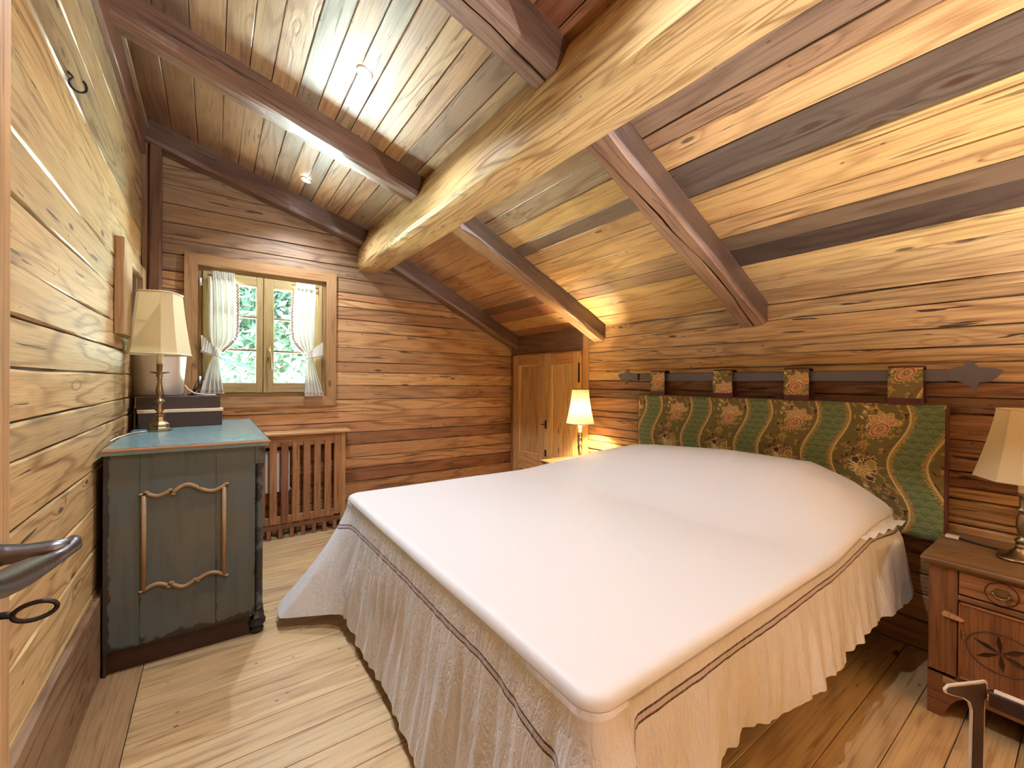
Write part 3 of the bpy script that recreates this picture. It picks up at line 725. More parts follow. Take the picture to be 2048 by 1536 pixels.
# ------------------------------------------------------------------ blue dresser
DX0, DX1, DY0, DY1 = -0.415, 0.200, 2.685, 4.12
c = (-.1, 3.4, 0)
T = thing('dresser', c, 'distressed blue grey painted dresser against the left wall', 'dresser')
mb = MB()
# side panel of three boards with seams, worn at the edges (tone carries the wear mask)
def worn_panel(mb, x0, x1, z0, z1, y, th, nx=12, nz=30, e=.05):
    vs = []; tn = []
    for k in range(nz + 1):
        for j in range(nx + 1):
            x = x0 + (x1 - x0) * j / nx; z = z0 + (z1 - z0) * k / nz
            vs.append((x, y, z))
            dl = (x - DX0); dr = (DX1 - x); db = z - .11
            wv = max(0, 1 - dl / .035) * .95 + max(0, 1 - dr / .03) * .5 + max(0, 1 - db / .05) * .7
            wv += .42 * max(0, 1 - abs(x - x0) / .012) * (x0 > DX0 + .01) * (.4 if z > .5 else 1)
            tn.append((min(1, wv),) * 3)
    fs = [(k * (nx + 1) + j, k * (nx + 1) + j + 1, (k + 1) * (nx + 1) + j + 1, (k + 1) * (nx + 1) + j) for k in range(nz) for j in range(nx)]
    mb.add(vs, fs, None, tones=tn)
    mb.box(x0, x1, y + .0005, y + th, z0, z1, (0, 0, 0), ch=.001)
worn_panel(mb, DX0, -.2875, .115, 1.035, DY0, .02); worn_panel(mb, -.2860, .0140, .115, 1.035, DY0 - .0006, .02); worn_panel(mb, .0155, DX1 - .01, .115, 1.035, DY0, .02)
mb.box(DX0, DX1 - .012, DY0 + .02, DY1, .12, 1.035, (0, 0, 0)); rel(mb, 'carcass', 'blue', T, c)
mb = MB(); mb.box(DX0 - .002, DX1 - .03, DY0 + .03, DY1 - .02, .0, .12, ch=.003)
mb.box(DX0 - .002, DX0 + .012, DY0 + .004, DY0 + .06, .0, .118)
rel(mb, 'plinth', M['darkwood'], T, c)
mb = MB()   # top with moulded edge
prof = [(0, 1.036), (.012, 1.038), (.020, 1.046), (.016, 1.052), (.030, 1.055), (.034, 1.062), (.030, 1.070), (0, 1.070)]
x0, x1, y0, y1 = DX0 - .002, DX1 + .026, DY0 - .004, DY1 + .02
vs = []
for o_, z in prof[:-1]:
    vs += [(x0, y0 - o_ * .8, z), (x1 + o_, y0 - o_ * .8, z), (x1 + o_, y1, z), (x0, y1, z)]
fs = []
for i in range(len(prof) - 2):
    for k in range(4): fs.append((i * 4 + k, i * 4 + (k + 1) % 4, (i + 1) * 4 + (k + 1) % 4, (i + 1) * 4 + k))
edge = MB(); edge.add(vs, fs, None, (0.42, 0.22, 0.13)); rel(edge, 'top_moulding', 'joinery', T, c)['label'] = 'worn reddish wooden edge'
mb.box(x0, x1 + .028, y0 - .022, y1, 1.0395, 1.0715, (0, 0, 0), ch=.003)
rel(mb, 'top', 'bluetop_daylit', T, c)
mb = MB()   # quarter column on the front corner
seg = 24
fl = lambda a: 1 - .05 * (0.5 + 0.5 * math.cos(a * 12))
mb.lathe([(.0225, .12), (.0225, .15), (.019, .16), (.0185, .90), (.0225, .915), (.0225, .94)], 48, (DX1 + .010, DY0 + .022, 0), (0.45,) * 3, sq=fl)
mb.box(DX1 - .014, DX1 + .036, DY0 - .004, DY0 + .045, .94, 1.036, (0.3,) * 3, ch=.004)
mb.box(DX1 - .012, DX1 + .034, DY0 - .002, DY0 + .045, .085, .125, (0.5,) * 3, ch=.004)
rel(mb, 'corner_column', 'blue', T, c)
def bun(x, y):
    mb = MB(); mb.lathe([(.020, .098), (.026, .094), (.022, .086), (.036, .078), (.046, .060), (.044, .044), (.030, .032), (.024, .028), (.034, .022), (.036, .010), (.033, .0), (.001, .0)][::-1], 24, (x, y, 0)); rel(mb, 'bun_foot', 'black', T, c)
for p in ((.202, DY0 + .045), (.202, DY1 - .06), (-.37, DY1 - .06)): bun(*p)
for i, (z0, z1) in enumerate(((.14, .42), (.435, .715), (.73, .93))):
    mb = MB(); mb.box(DX1 - .012, DX1 + .008, DY0 + .06, DY1 - .04, z0, z1, (0, 0, 0)); d = rel(mb, 'drawer', 'blue', T, c)
    for yy in (DY0 + .35, DY1 - .35):
        mb = MB(); mb.lathe([(.001, -.015), (.016, -.01), (.018, 0), (.012, .008), (.001, .010)], 14, (DX1 + .020, yy, (z0 + z1) / 2)); rel(mb, 'knob', 'brass', d, c)
# gilt carved frame on the side
mb = MB(); yy = DY0 - .006
def swirl(pts, r=.0095): mb.tube([(x, yy, z) for x, z in pts], [r * .9] + [r] * (len(pts) - 2) + [r * .75], 8, flat=1)
def arc(x0, z0, x1, z1, sag, n=12): return [(x0 + (x1 - x0) * i / n, z0 + (z1 - z0) * i / n + sag * math.sin(PI * i / n)) for i in range(n + 1)]
def curl(x, z, r=.011): mb.lathe([(.0001, -.006), (r * .8, -.004), (r, 0), (r * .8, .004), (.0001, .006)], 12, (x, yy, z))
mb.tube([(-.271, yy, .835), (-.271, yy, .378)], .010, 8); mb.tube([(.049, yy, .835), (.049, yy, .370)], .010, 8)
swirl(arc(-.262, .845, -.172, .848, -.020)); swirl(arc(-.162, .832, -.058, .842, .030)); swirl(arc(-.050, .838, .056, .848, -.022))
swirl(arc(-.268, .375, -.178, .375, .020)); swirl(arc(-.168, .385, -.072, .378, -.026)); swirl(arc(-.064, .372, .056, .368, .026))
for x, z in ((-.283, .842), (-.262, .850), (-.172, .850), (-.160, .828), (-.055, .840), (.060, .850), (-.280, .374), (-.176, .370), (-.166, .388), (-.070, .380), (-.062, .369), (.060, .366)): curl(x, z, .012)
rel(mb, 'carved_moulding', 'ochre', T, c)

# ------------------------------------------------------------------ things on the dresser
TOPZ = 1.0715
def box_with_lid(c, w, d, h, rot, label, lid):
    T = thing('storage_box', c, label, 'box', 'dark storage boxes on the dresser', rot)
    mb = MB(); mb.box(-w / 2, w / 2, -d / 2, d / 2, 0, h, ch=.003); mb.build('body', 'boxbrown', T)
    mb = MB()
    if lid: mb.box(-w / 2 - .004, w / 2 + .006, -d / 2 - .005, d / 2 + .005, h, h + .022, ch=.002); mb.build('lid', 'boxcream', T)
    return T
box_with_lid((-.195, 3.80, TOPZ), .455, .30, .100, rad(9), 'dark brown box with a cream lid edge lying on the dresser', True)
box_with_lid((-.200, 3.82, TOPZ + .1235), .450, .30, .085, rad(7), 'dark brown box stacked on the cream-lidded box', False)
# steel bucket
zt = TOPZ + .2095; c = (-.315, 3.86, zt)
T = thing('steel_bucket', c, 'tall brushed steel bucket on the boxes behind the lamp', 'bucket')
mb = MB(); mb.lathe([(.001, 0), (.132, 0), (.137, .01), (.148, .16), (.157, .30), (.160, .315), (.156, .318), (.150, .29), (.128, .02), (.001, .015)], 48); mb.build('body', 'steel', T)
mb = MB(); mb.tube([(.161 * math.cos(a), .161 * math.sin(a), .316) for a in np.linspace(0, 2 * PI, 49)[:-1]], .005, 8, closed=True); mb.build('rim', 'steel', T)
# glasses-like clip and white cable on the box
mb = MB(); mb.tube([(-.165, 3.76, zt + .075), (-.145, 3.755, zt + .045), (-.11, 3.75, zt + .018), (-.04, 3.74, zt + .005), (.0, 3.745, zt + .005), (.012, 3.78, zt + .005)], .0045, 8)
tag(single(mb, 'charging_cable', 'cream_cord', (-.08, 3.75, zt)), 'white cable curling off the top dark box', 'cable')
mb = MB(); mb.tube([(-.125, 3.80, zt + .004), (-.11, 3.80, zt + .06), (-.095, 3.80, zt + .11)], [.006, .005, .003], 8); mb.tube([(-.125, 3.80, zt + .004), (-.09, 3.80, zt + .065), (-.05, 3.80, zt + .125)], [.006, .005, .003], 8)
mb.tube([(-.15, 3.80, zt + .006), (-.10, 3.80, zt + .006)], .006, 8)
tag(single(mb, 'eyeglasses', 'black', (-.12, 3.80, zt)), 'folded black eyeglasses standing on the top dark box', 'eyeglasses')

def cut_square(mb, h0, h1, z0, z1, cutf=.42, th=.003):
    """open shade: square with cut corners; h = half width"""
    def ring(h, z):
        k = h * (1 - cutf); return [(h, -k, z), (h, k, z), (k, h, z), (-k, h, z), (-h, k, z), (-h, -k, z), (-k, -h, z), (k, -h, z)]
    n = 8; a = []; steps = 6
    for i in range(steps + 1):
        t = i / steps; hh = h0 + (h1 - h0) * (1 - (1 - t) ** 1.25)
        a.append(ring(hh, z0 + (z1 - z0) * t))
    vs = [p for r in a for p in r]
    fs = [(i * n + k, i * n + (k + 1) % n, (i + 1) * n + (k + 1) % n, (i + 1) * n + k) for i in range(steps) for k in range(n)]
    mb.add(vs, fs)
    return a
def rim_of(mb, ring, r): mb.tube(ring, r, 6, closed=True)
def candlestick(T, zc, pts, base, sleeve, mat='brass'):
    mb = MB(); mb.lathe(pts, 24); mb.build('stem', mat, T)
    mb = MB(); base(mb); mb.build('base', mat, T)
    mb = MB(); mb.lathe([(.001, sleeve[0]), (.017, sleeve[0]), (.017, sleeve[1]), (.001, sleeve[1])], 16); mb.build('candle_sleeve', 'candle', T)
# dresser lamp
c = (-.275, 3.44, TOPZ)
T = thing('table_lamp', c, 'brass candlestick lamp with beige eight-sided shade standing on the blue dresser', 'lamp', rot=rad(-24))
k_ = 3.44 / 3.5
def base(mb):
    o8 = lambda a: 1.0
    mb.lathe([(.001, 0), (.062, 0), (.064, .012), (.050, .020), (.046, .028), (.052, .036), (.050, .044), (.030, .060), (.026, .090), (.032, .098), (.032, .106), (.001, .110)], 8, smooth=False, rot=PI / 8)
candlestick(T, 0, [(.012, .105), (.020, .112), (.012, .120), (.024, .133), (.012, .146), (.018, .156), (.011, .166), (.026, .184), (.026, .190), (.012, .200), (.010, .214), (.019, .232), (.021, .252), (.014, .290), (.010, .318), (.015, .326), (.010, .334), (.020, .346), (.012, .356), (.048, .366), (.049, .371), (.014, .372), (.016, .378), (.017, .415), (.020, .418), (.001, .42)], base, (.42, .485))
mb = MB(); rr = cut_square(mb, .138, .098, .480, .862); mb.build('lamp_shade', 'shade', T)
for q in (0, -1): mb = MB(); rim_of(mb, rr[q], .005); mb.build('shade_rim', 'boxcream', T)
mb = MB()
mb.tube([(0, 0, .485), (0, 0, .80), (0, .02, .83)], .004, 6); mb.tube([(-.095, 0, .855), (.095, 0, .855)], .003, 6)
mb.build('shade_support', 'brass', T)
mb = MB(); mb.tube([(-.33, 3.40, TOPZ + .006), (-.37, 3.36, TOPZ + .005), (-.40, 3.28, TOPZ + .005), (-.425, 3.12, TOPZ + .005), (-.43, 2.95, TOPZ + .005)], .004, 8)
tag(single(mb, 'power_cord', 'cream_cord', (-.38, 3.3, TOPZ)), 'cream lamp flex lying across the dresser top to the wall', 'cord')

# ------------------------------------------------------------------ mirror and hook on the left wall
c = (-.44, 3.6, 1.92)
T = thing('wall_mirror', c, 'wooden framed mirror hung on the left wall above the dresser', 'mirror')
mb = MB(); MT = (.44, .29, .16)
mb.box(-.448, -.405, 3.155, 3.44, 1.648, 2.185, MT, grain=2); mb.box(-.448, -.405, 3.95, 4.06, 1.648, 2.185, MT, grain=2)
mb.box(-.448, -.408, 3.44, 3.95, 1.648, 1.72, MT, grain=1); mb.box(-.448, -.408, 3.44, 3.95, 2.10, 2.185, MT, grain=1)
rel(mb, 'frame', 'joinery', T, c)
mb = MB(); mb.box(-.446, -.425, 3.44, 3.95, 1.72, 2.10, ch=0); rel(mb, 'mirror_glass', 'mirror', T, c)
mb = MB(); pts = [(-.45, 2.25, 2.545), (-.435, 2.255, 2.53)] + [(-.425 + .022 * math.cos(a), 2.27 + .012 * math.cos(a), 2.515 + .028 * math.sin(a)) for a in np.linspace(PI, 2.3 * PI, 14)]
mb.tube(pts, .004, 8); tag(single(mb, 'wall_hook', 'blackiron', (-.45, 2.26, 2.53)), 'small black iron hook high on the left wall', 'hook')

# ------------------------------------------------------------------ door leaf at the left edge
D = bpy.data.objects.new('door_1', None); COL.objects.link(D); c = (-.225, .40, 0); D.location = Vector(c) * S
struct(D, 'pale wooden door leaf opened against the left wall', 'door')
mb = MB()
for i in range(5):
    y0 = .03 + i * .165; mb.plank((-.24, y0 + .082, .01), (-.24, y0 + .082, 2.75), (0, -1, 0), (1, 0, 0), .163, .035, vary((.50, .34, .19), .05), ch=.003)
rel(mb, 'leaf', 'joinery', D, c)
mb = MB()
mb.box(-.2225, -.216, .735, .79, 1.06, 1.24, ch=.003); rel(mb, 'lock_plate', 'iron', D, c)
mb = MB()
mb.tube([(-.222, .775, 1.183), (-.205, .776, 1.183), (-.19, .777, 1.181), (-.170, .779, 1.180), (-.150, .781, 1.182)], [.016, .0125, .0115, .012, .009], 12)
mb.tube([(-.150, .792, 1.186), (-.150, .783, 1.181), (-.158, .770, 1.174), (-.165, .745, 1.174), (-.169, .715, 1.179), (-.172, .68, 1.184), (-.174, .645, 1.190), (-.174, .61, 1.199), (-.170, .58, 1.210)], [.007, .0105, .0085, .0105, .0135, .0150, .0140, .011, .007], 14)
rel(mb, 'lever_handle', 'iron', D, c)
mb = MB()
mb.tube([(-.222, .762, 1.115), (-.203, .762, 1.114), (-.196, .760, 1.113)], .0045, 8)
mb.tube([(-.178 + .0180 * math.cos(a), .762 + .004 * math.cos(a), 1.112 + .0105 * math.sin(a)) for a in np.linspace(0, 2 * PI, 33)[:-1]], .0028, 8, closed=True)
rel(mb, 'key', 'blackiron', D, c)

# ------------------------------------------------------------------ built-in wardrobe
c = (3.06, 3.67, 0)
T = thing('built_in_wardrobe', c, 'pale pine two-door wardrobe built into the far right corner', 'wardrobe')
WT = (.60, .38, .18)
mb = MB(); mb.box(3.055, 3.10, 4.24, 4.33, 0, 1.735, (.34, .17, .08), grain=2); mb.box(3.055, 3.10, 3.08, 3.10, 0, 1.735, (.3, .15, .07), grain=2); mb.box(3.07, 3.10, 3.1, 4.24, 1.715, 1.735, WT); rel(mb, 'frame', 'joinery', T, c)
for (y0, y1, tn, kn) in ((3.645, 4.235, (.58, .35, .17), False), (3.085, 3.640, (.66, .43, .19), True)):
    d = bpy.data.objects.new('door', None); COL.objects.link(d); d.parent = T
    mb = MB(); x0 = 3.024
    mb.box(x0, 3.06, y0, y0 + .095, .04, 1.715, vary(tn, .04), grain=2); mb.box(x0, 3.06, y1 - .105, y1, .04, 1.715, vary(tn, .04), grain=2)
    mb.box(x0, 3.06, y0 + .095, y1 - .105, 1.60, 1.715, vary((.52, .28, .13), .04), grain=1); mb.box(x0, 3.06, y0 + .095, y1 - .105, .04, .56, vary(tn, .04), grain=1)
    # stacking as a joined mesh: the frame of the door
    mb.v = [(x - c[0], y - c[1], z - c[2]) for x, y, z in mb.v]; fr = mb.build('door_frame', 'joinery', T)
    bpy.data.objects.remove(d)
    mb = MB(); ya, yb = y0 + .095, y1 - .105
    nb = 2
    for q in range(nb): mb.box(3.050, 3.060, ya + (yb - ya) * q / nb, ya + (yb - ya) * (q + 1) / nb, .56, 1.60, vary(tn, .06), ch=.001, grain=2)
    # bevel strip
    for (a0, a1, b0, b1) in ((ya, ya + .016, .56, 1.6), (yb - .016, yb, .56, 1.6), (ya, yb, 1.584, 1.6), (ya, yb, .56, .576)): mb.box(3.034, 3.055, a0, a1, b0, b1, (.74, .52, .26), ch=.006)
    rel(mb, 'panel', 'joinery', fr, c)
    fr.name = 'door_leaf'
    if kn:
        for z, s_ in ((.93, 1.0), (.61, .8)):
            mb = MB(); mb.box(3.016, 3.026, 3.592, 3.616, z - .045 * s_, z + .045 * s_, ch=.004)
            if z > .8: mb.tube([(3.02, 3.60, z), (2.985, 3.602, z), (2.982, 3.635, z - .002)], [.006, .006, .007], 8)
            rel(mb, 'handle', 'blackiron', fr, c)
mb = MB(); mb.box(3.016, 3.026, 3.078, 3.10, 1.40, 1.60, ch=.003); rel(mb, 'hinge', 'blackiron', T, c)

# ------------------------------------------------------------------ bed
c = (1.8, 1.68, 0)
T = thing('bed', c, 'dark wooden bed with mattress under the white bedspread', 'bed')
mb = MB(); mb.box(.86, 2.92, .82, 2.55, .22, .34, ch=.01); rel(mb, 'bed_frame', 'darkwood', T, c)
for x in (.92, 2.87):
    for y in (.88, 2.49):
        mb = MB(); mb.box(x - .04, x + .04, y - .04, y + .04, 0, .22); rel(mb, 'leg', 'darkwood', T, c)
mb = MB(); mb.box(.74, 2.92, .70, 2.65, .342, .645, ch=.03); rel(mb, 'mattress', 'mattress', T, c)
def pillow(c, w, d, h, rot, label):
    n = 20; mb = MB(); vs = []
    for sgn in (1, -1):
        for i in range(n + 1):
            for j in range(n + 1):
                u, v = i / n * 2 - 1, j / n * 2 - 1
                e = max(0, (1 - u ** 4) * (1 - v ** 4)) ** .5; k = 1 - .10 * (1 - abs(u)) * abs(v) ** 2 - 0; k2 = 1 - .10 * (1 - abs(v)) * abs(u) ** 2
                vs.append((u * w / 2 * k2, v * d / 2 * k, h / 2 + sgn * e * h / 2))
    m_ = (n + 1) ** 2
    fs = [(i * (n + 1) + j, (i + 1) * (n + 1) + j, (i + 1) * (n + 1) + j + 1, i * (n + 1) + j + 1) for i in range(n) for j in range(n)]
    mb.add(vs, fs + [tuple(m_ + q for q in f[::-1]) for f in fs], None, smooth=True)
    T = thing('pillow', c, label, 'pillow', None, rot)
    mb.build('cushion', 'pillow', T)
    mb = MB(); ring = []; N = 120
    for k in range(N):
        t = k / N * 4; s_ = int(t); f = t - s_
        x, y = [(-1 + 2 * f, -1), (1, -1 + 2 * f), (1 - 2 * f, 1), (-1, 1 - 2 * f)][s_]; ring.append((x, y))
    vs = []
    for (x, y) in ring: vs.append((x * w / 2 * .97, y * d / 2 * .97, h / 2))
    for k, (x, y) in enumerate(ring): vs.append((x * (w / 2 + .03), y * (d / 2 + .03), h / 2 + .008 * math.sin(k * .9)))
    mb.add(vs, [(k, (k + 1) % N, N + (k + 1) % N, N + k) for k in range(N)], None, smooth=True); mb.build('frill', 'pillow', T)
    return T
pillow((2.642, 1.02, .650), .42, .80, .12, rad(-4), 'white frilled pillow poking out beside the near nightstand')

# bedspread
hy = [0.55, .584, .701, .806, .99, 1.486, 2.131, 2.45, 2.72]; hz = [.72, .735, .817, .885, .960, .965, .915, .83, .74]
def hump(x, y):
    p = float(np.interp(y, hy, hz)) - .70
    t = min(1, max(0, (x - 1.98) / .68)); t = t * t * (3 - 2 * t)
    t *= 1 - .10 * max(0, min(1, (x - 2.75) / .25))
    return .70 + p * t + .004 * noise.noise(Vector((x * 2, y * 2, 0)))
X0, Y0, Y1, XE = .672, .632, 2.722, 2.875; cr_ = .065
per = []
def addp(x, y, nx, ny): per.append((x, y, nx, ny))
N1, N2, NC = 190, 170, 22
for i in range(N1): addp(XE + (X0 + cr_ - XE) * i / N1, Y1, 0, 1)
for i in range(NC): a = PI / 2 + PI / 2 * i / NC; addp(X0 + cr_ + cr_ * math.cos(a), Y1 - cr_ + cr_ * math.sin(a), math.cos(a), math.sin(a))
for i in range(N2): addp(X0, Y1 - cr_ + (Y0 + cr_ - Y1 + cr_) * i / N2, -1, 0)
for i in range(NC): a = PI + PI / 2 * i / NC; addp(X0 + cr_ + cr_ * math.cos(a), Y0 + cr_ + cr_ * math.sin(a), math.cos(a), math.sin(a))
for i in range(N1 + 1): addp(X0 + cr_ + (XE - X0 - cr_) * i / N1, Y0, 0, -1)
NP = len(per); cum = [0.0]
for i in range(1, NP): cum.append(cum[-1] + math.hypot(per[i][0] - per[i - 1][0], per[i][1] - per[i - 1][1]))
sFar = cum[N1 + NC // 2]; sNear = cum[N1 + NC + N2 + NC // 2]; sEnd = cum[-1]
NR, NT_ = 26, 34
vs = []; uvv = []
rounding = .032
for k in range(NR + 1):
    r_ = 1 - (1 - k / NR) ** 1.0
    r_ = math.sin(k / NR * PI / 2) ** .9 if k else 0
    for i, (px, py, nx, ny) in enumerate(per):
        qx, qy = max(px, 1.70), (Y0 + Y1) / 2
        if px >= 1.70: qy = (Y0 + Y1) / 2
        x = qx + (px - qx) * r_; y = qy + (py - qy) * r_
        d = math.hypot(px - x, py - y)
        dz = 0
        if d < rounding: dz = rounding * (1 - math.sqrt(max(0, 1 - (1 - d / rounding) ** 2)))
        vs.append((x, y, hump(x, y) - dz)); uvv.append((cum[i], -.5 - 0.5 * d))
def fold(s, t):
    w = noise.noise(Vector((s * 3.2, t * .6, 0))) * .8 + noise.noise(Vector((s * 8 + t * .7, t * .8, 3.1))) * .6 + noise.noise(Vector((s * 19 + t * 1.2, t * 1.6, 9.1))) * .34 + abs(noise.noise(Vector((s * 13 + t * 2.2, t * 2.6, 5.1)))) * .4 - .12
    return w
for i, (px, py, nx, ny) in enumerate(per): pass
edge_row = len(vs) - NP
for k in range(1, NT_ + 1):
    for i, (px, py, nx, ny) in enumerate(per):
        s = cum[i]; z0 = hump(px, py) - rounding
        gF = math.exp(-((s - sFar) / .16) ** 2); gN = math.exp(-((s - sNear) / .16) ** 2)
        if s < sFar: L = .50
        elif s < sNear: L = .615 - .05 * math.exp(-((s - sFar - .30) / .12) ** 2)
        else:
            q = (s - sNear) / (sEnd - sNear); L = float(np.interp(q, [0, .06, .2, .45, .8, .93, 1.0], [.60, .36, .31, .35, .39, .37, .30]))
        L += .03 * gN * 0 + (-.02) * gF
        L += .012 * noise.noise(Vector((s * 5, 2.2, 0)))
        t = L * k / NT_; tt = t; t = t * t / (t + .025)
        flare = .075 * (t / .6) ** 1.1 + gF * .24 * (t / .5) ** 1.3 + gN * .09 * (t / .5)
        if s < sFar - .3: flare = .02 * (t / .6)
        if s > sNear + .1: flare = .05 * (t / .35) + .05 * math.exp(-((s - sEnd + .12) / .14) ** 2) * min(1, t / .08)
        amp = .030 * min(1, t / .35) ** 1.3 * (1 + .8 * gF) * (.45 if s < sFar - .3 else 1) * (1.7 if s > sNear + .1 else 1)
        off = flare + amp * fold(s, t) + .004 * math.sin(s * 61 + 5 * fold(s, .2)) * min(1, t / .3)
        # box pleat at the near foot corner
        off += .030 * math.exp(-((s - sNear - .02) / .05) ** 2) * min(1, t / .15) - .022 * math.exp(-((s - sNear + .10) / .03) ** 2) * min(1, t / .15)
        t = tt; z = max(.012 + .006 * (math.sin(s * 40) + 1), z0 - t)
        vs.append((px + nx * off, py + ny * off, z))
        if s < sFar: ts = .14
        elif s < sNear: ts = float(np.interp((s - sFar) / (sNear - sFar), [0, .08, .45, .8, 1], [.16, .12, .105, .105, .165]))
        else: ts = float(np.interp((s - sNear) / (sEnd - sNear), [0, .045, .055, .3, .6, .9, 1], [.175, .14, .055, .055, .045, .055, .055]))
        uvv.append((s, t - ts + 0.0))
rows = NR + 1 + NT_
# the last top ring sits level with t = 0
for i in range(NP): s = cum[i]; uvv[edge_row + i] = (s, -.12)
fs = [(k * NP + i, k * NP + i + 1, (k + 1) * NP + i + 1, (k + 1) * NP + i) for k in range(rows - 1) for i in range(NP - 1)]
mb = MB(); mb.add(vs, fs, [[(uvv[q][0] / 1, uvv[q][1] / 1) for q in f] for f in fs], smooth=True)
o = single(mb, 'bedspread', 'spread', (1.8, 1.68, .70))
tag(o, 'off-white bedspread with a double brown stripe draped over the bed', 'bedspread')

# ------------------------------------------------------------------ headboard: patterned cushion hanging on a rod
def pattern(Yc, Z):
    """woven pattern colours; Yc, Z arrays in room units"""
    G1 = np.array([.092, .128, .045]); G2 = np.array([.165, .205, .085]); OL = np.array([.135, .105, .028]); GOLD = np.array([.46, .31, .085])
    OCH = np.array([.33, .205, .045]); RED = np.array([.36, .095, .035]); PINK = np.array([.42, .20, .075]); MAR = np.array([.06, .010, .012]); CREAM = np.array([.56, .46, .22])
    shp = Yc.shape; col = np.zeros(shp + (3,))
    def put(mask, c): col[mask] = c
    ctr = .622 - .045 * np.cos(2 * PI * (Z - 1.23) / .5)
    w = (Yc - ctr) % .406
    # green ground with fish-scale arcs
    col[:] = G1
    sx = .052; sz = .036
    row = np.floor(Z / sz); fx = ((Yc + (row % 2) * sx / 2) % sx) - sx / 2; fz = Z - row * sz
    rr = np.hypot(fx, fz - .0)
    put((np.abs(rr - .024) < .0034) | (np.abs(rr - .0135) < .0028), G2)
    put(rr < .004, G2)
    band = (w < .252)
    put(band, OL)
    wc_ = w - .126
    rng = np.random.RandomState(3)
    def motif(cw, cz, fn, pz=.5):
        dy = wc_ - cw; dz = (Z - cz + pz / 2) % pz - pz / 2
        fn(-dy, dz)
    def leaf(cw, cz, ang, L, W_, c1, c2=None):
        def f(a, b):
            u = a * math.cos(ang) + b * math.sin(ang); v = -a * math.sin(ang) + b * math.cos(ang)
            t = np.clip(u / L, 0, 1); hw = W_ * np.sin(PI * t) ** .8
            m_ = (u > 0) & (u < L) & (np.abs(v) < hw) & band
            put(m_, c1)
            if c2 is not None: put(m_ & (np.abs(v) < hw * .45), c2)
        motif(cw, cz, f)
    for k in range(150):      # curls, sprigs and dots
        leaf(rng.uniform(-.11, .11), rng.uniform(0, .5), rng.uniform(0, 2 * PI), rng.uniform(.018, .042), rng.uniform(.0035, .0075), (GOLD, OCH, OCH, MAR)[k % 4] if k % 7 else RED * .5, OL if k % 4 == 0 else None)
    for k in range(34):
        cw, cz, r0 = rng.uniform(-.10, .10), rng.uniform(0, .5), rng.uniform(.006, .009)
        motif(cw, cz, lambda a, b, r0=r0: (put((np.hypot(a, b) < r0) & band, GOLD), put((np.hypot(a, b) < r0 * .55) & band, OL)))
    # great peony: lobed petals above, round bud with drops below
    def peony(a, b):
        for lobes, R, cc, ph in ((7, .058, CREAM, 0), (7, .053, PINK, 0), (7, .044, CREAM, .45), (7, .040, PINK, .45)):
            r = np.hypot(a * .9, (b - .018) * 1.15); th = np.arctan2(b - .018, a)
            put((r < R * (1 + .16 * np.cos(lobes * th + ph))) & (b > -.012 + .01 * np.cos(a * 160)) & band, cc)
        r = np.hypot(a, b + .024)
        put((r < .040) & band, CREAM); put((r < .036) & band, RED); put((r < .026) & band, CREAM); put((r < .022) & band, PINK)
        put((np.hypot(a * 1.5, b + .018) < .013) & band, MAR); put((np.hypot(a * 1.5, b + .018) < .009) & band, GOLD)
        for q in range(9):
            an = PI + (q + .5) * PI / 9; put((np.hypot(a - .050 * math.cos(an), b + .024 - .050 * math.sin(an)) < .0045) & band, GOLD)
        for an in (.6, 1.1, 1.57, 2.0, 2.5):
            u = a * math.cos(an) + (b - .005) * math.sin(an); v = -a * math.sin(an) + (b - .005) * math.cos(an)
            put((u > .008) & (u < .05) & (np.abs(np.abs(v) - .006 * np.sin(PI * np.clip(u / .05, 0, 1))) < .0016) & band, CREAM)
    motif(-.018, 1.185, peony)
    # second flower: zig-zag dark corolla and pointed leaves
    def corolla(a, b):
        r = np.hypot(a, b); th = np.arctan2(b, a)
        zig = np.abs(((th * 13 / (2 * PI)) % 1) - .5) * 2
        m_ = (r < .052 - .016 * (1 - zig)) & (a < .02) & band
        put(m_, CREAM); put((r < .046 - .016 * (1 - zig)) & (a < .018) & band, MAR); put((r < .028) & (a < .018) & band, CREAM); put((r < .024) & (a < .016) & band, OCH)
    motif(-.058, .965, corolla)
    for an in np.linspace(-1.1, 1.2, 6): leaf(.0, .950, an + PI, .055, .0042, CREAM, None)
    for (cw, cz) in ((.012, .985), (-.028, .895)):
        def pansy(a, b): 
            th = np.arctan2(b, a); r = np.hypot(a, b); put((r < .022 * (1 + .2 * np.cos(5 * th))) & band, CREAM); put((r < .017 * (1 + .2 * np.cos(5 * th))) & band, MAR)
        motif(cw, cz, pansy)
    for an, L in ((-.2, .07), (.25, .065), (-.7, .06), (-1.35, .06), (-2.0, .05)): leaf(.005, .938, an, L, .011, CREAM, OCH)
    for k in range(9):
        leaf(.02 + .008 * k, .86 - .016 * k, -.2 + .9 * (k % 2) - .6, .028, .005, CREAM, None)
    def scroll(a, b):
        put((np.abs(np.hypot(a, b) - .03) < .003) & band, GOLD); put((np.hypot(a, b * 1.6) < .018) & band, OCH); put((np.abs(np.hypot(a, b * 1.6) - .018) < .003) & band, MAR)
    motif(.03, .80, scroll)
    # ruffled border and gold stem lines
    for e0 in (0.0, .252):
        d = np.minimum(np.abs(w - e0), np.abs(w - e0 - .406)); d = np.minimum(d, np.abs(w - e0 + .406))
        sgn = (w - e0); sgn = np.where(sgn > .2, sgn - .406, sgn); outw = -sgn if e0 == 0 else sgn
        ruff = (outw > .003) & (outw < .020 + .006 * np.sin(Z * 2 * PI / .016 + outw * 200))
        put(ruff, OCH); put(ruff & (np.sin(Z * 2 * PI / .010 + outw * 380) > .25), GOLD); put(ruff & (np.sin(Z * 2 * PI / .0052 - outw * 300) > .8), MAR)
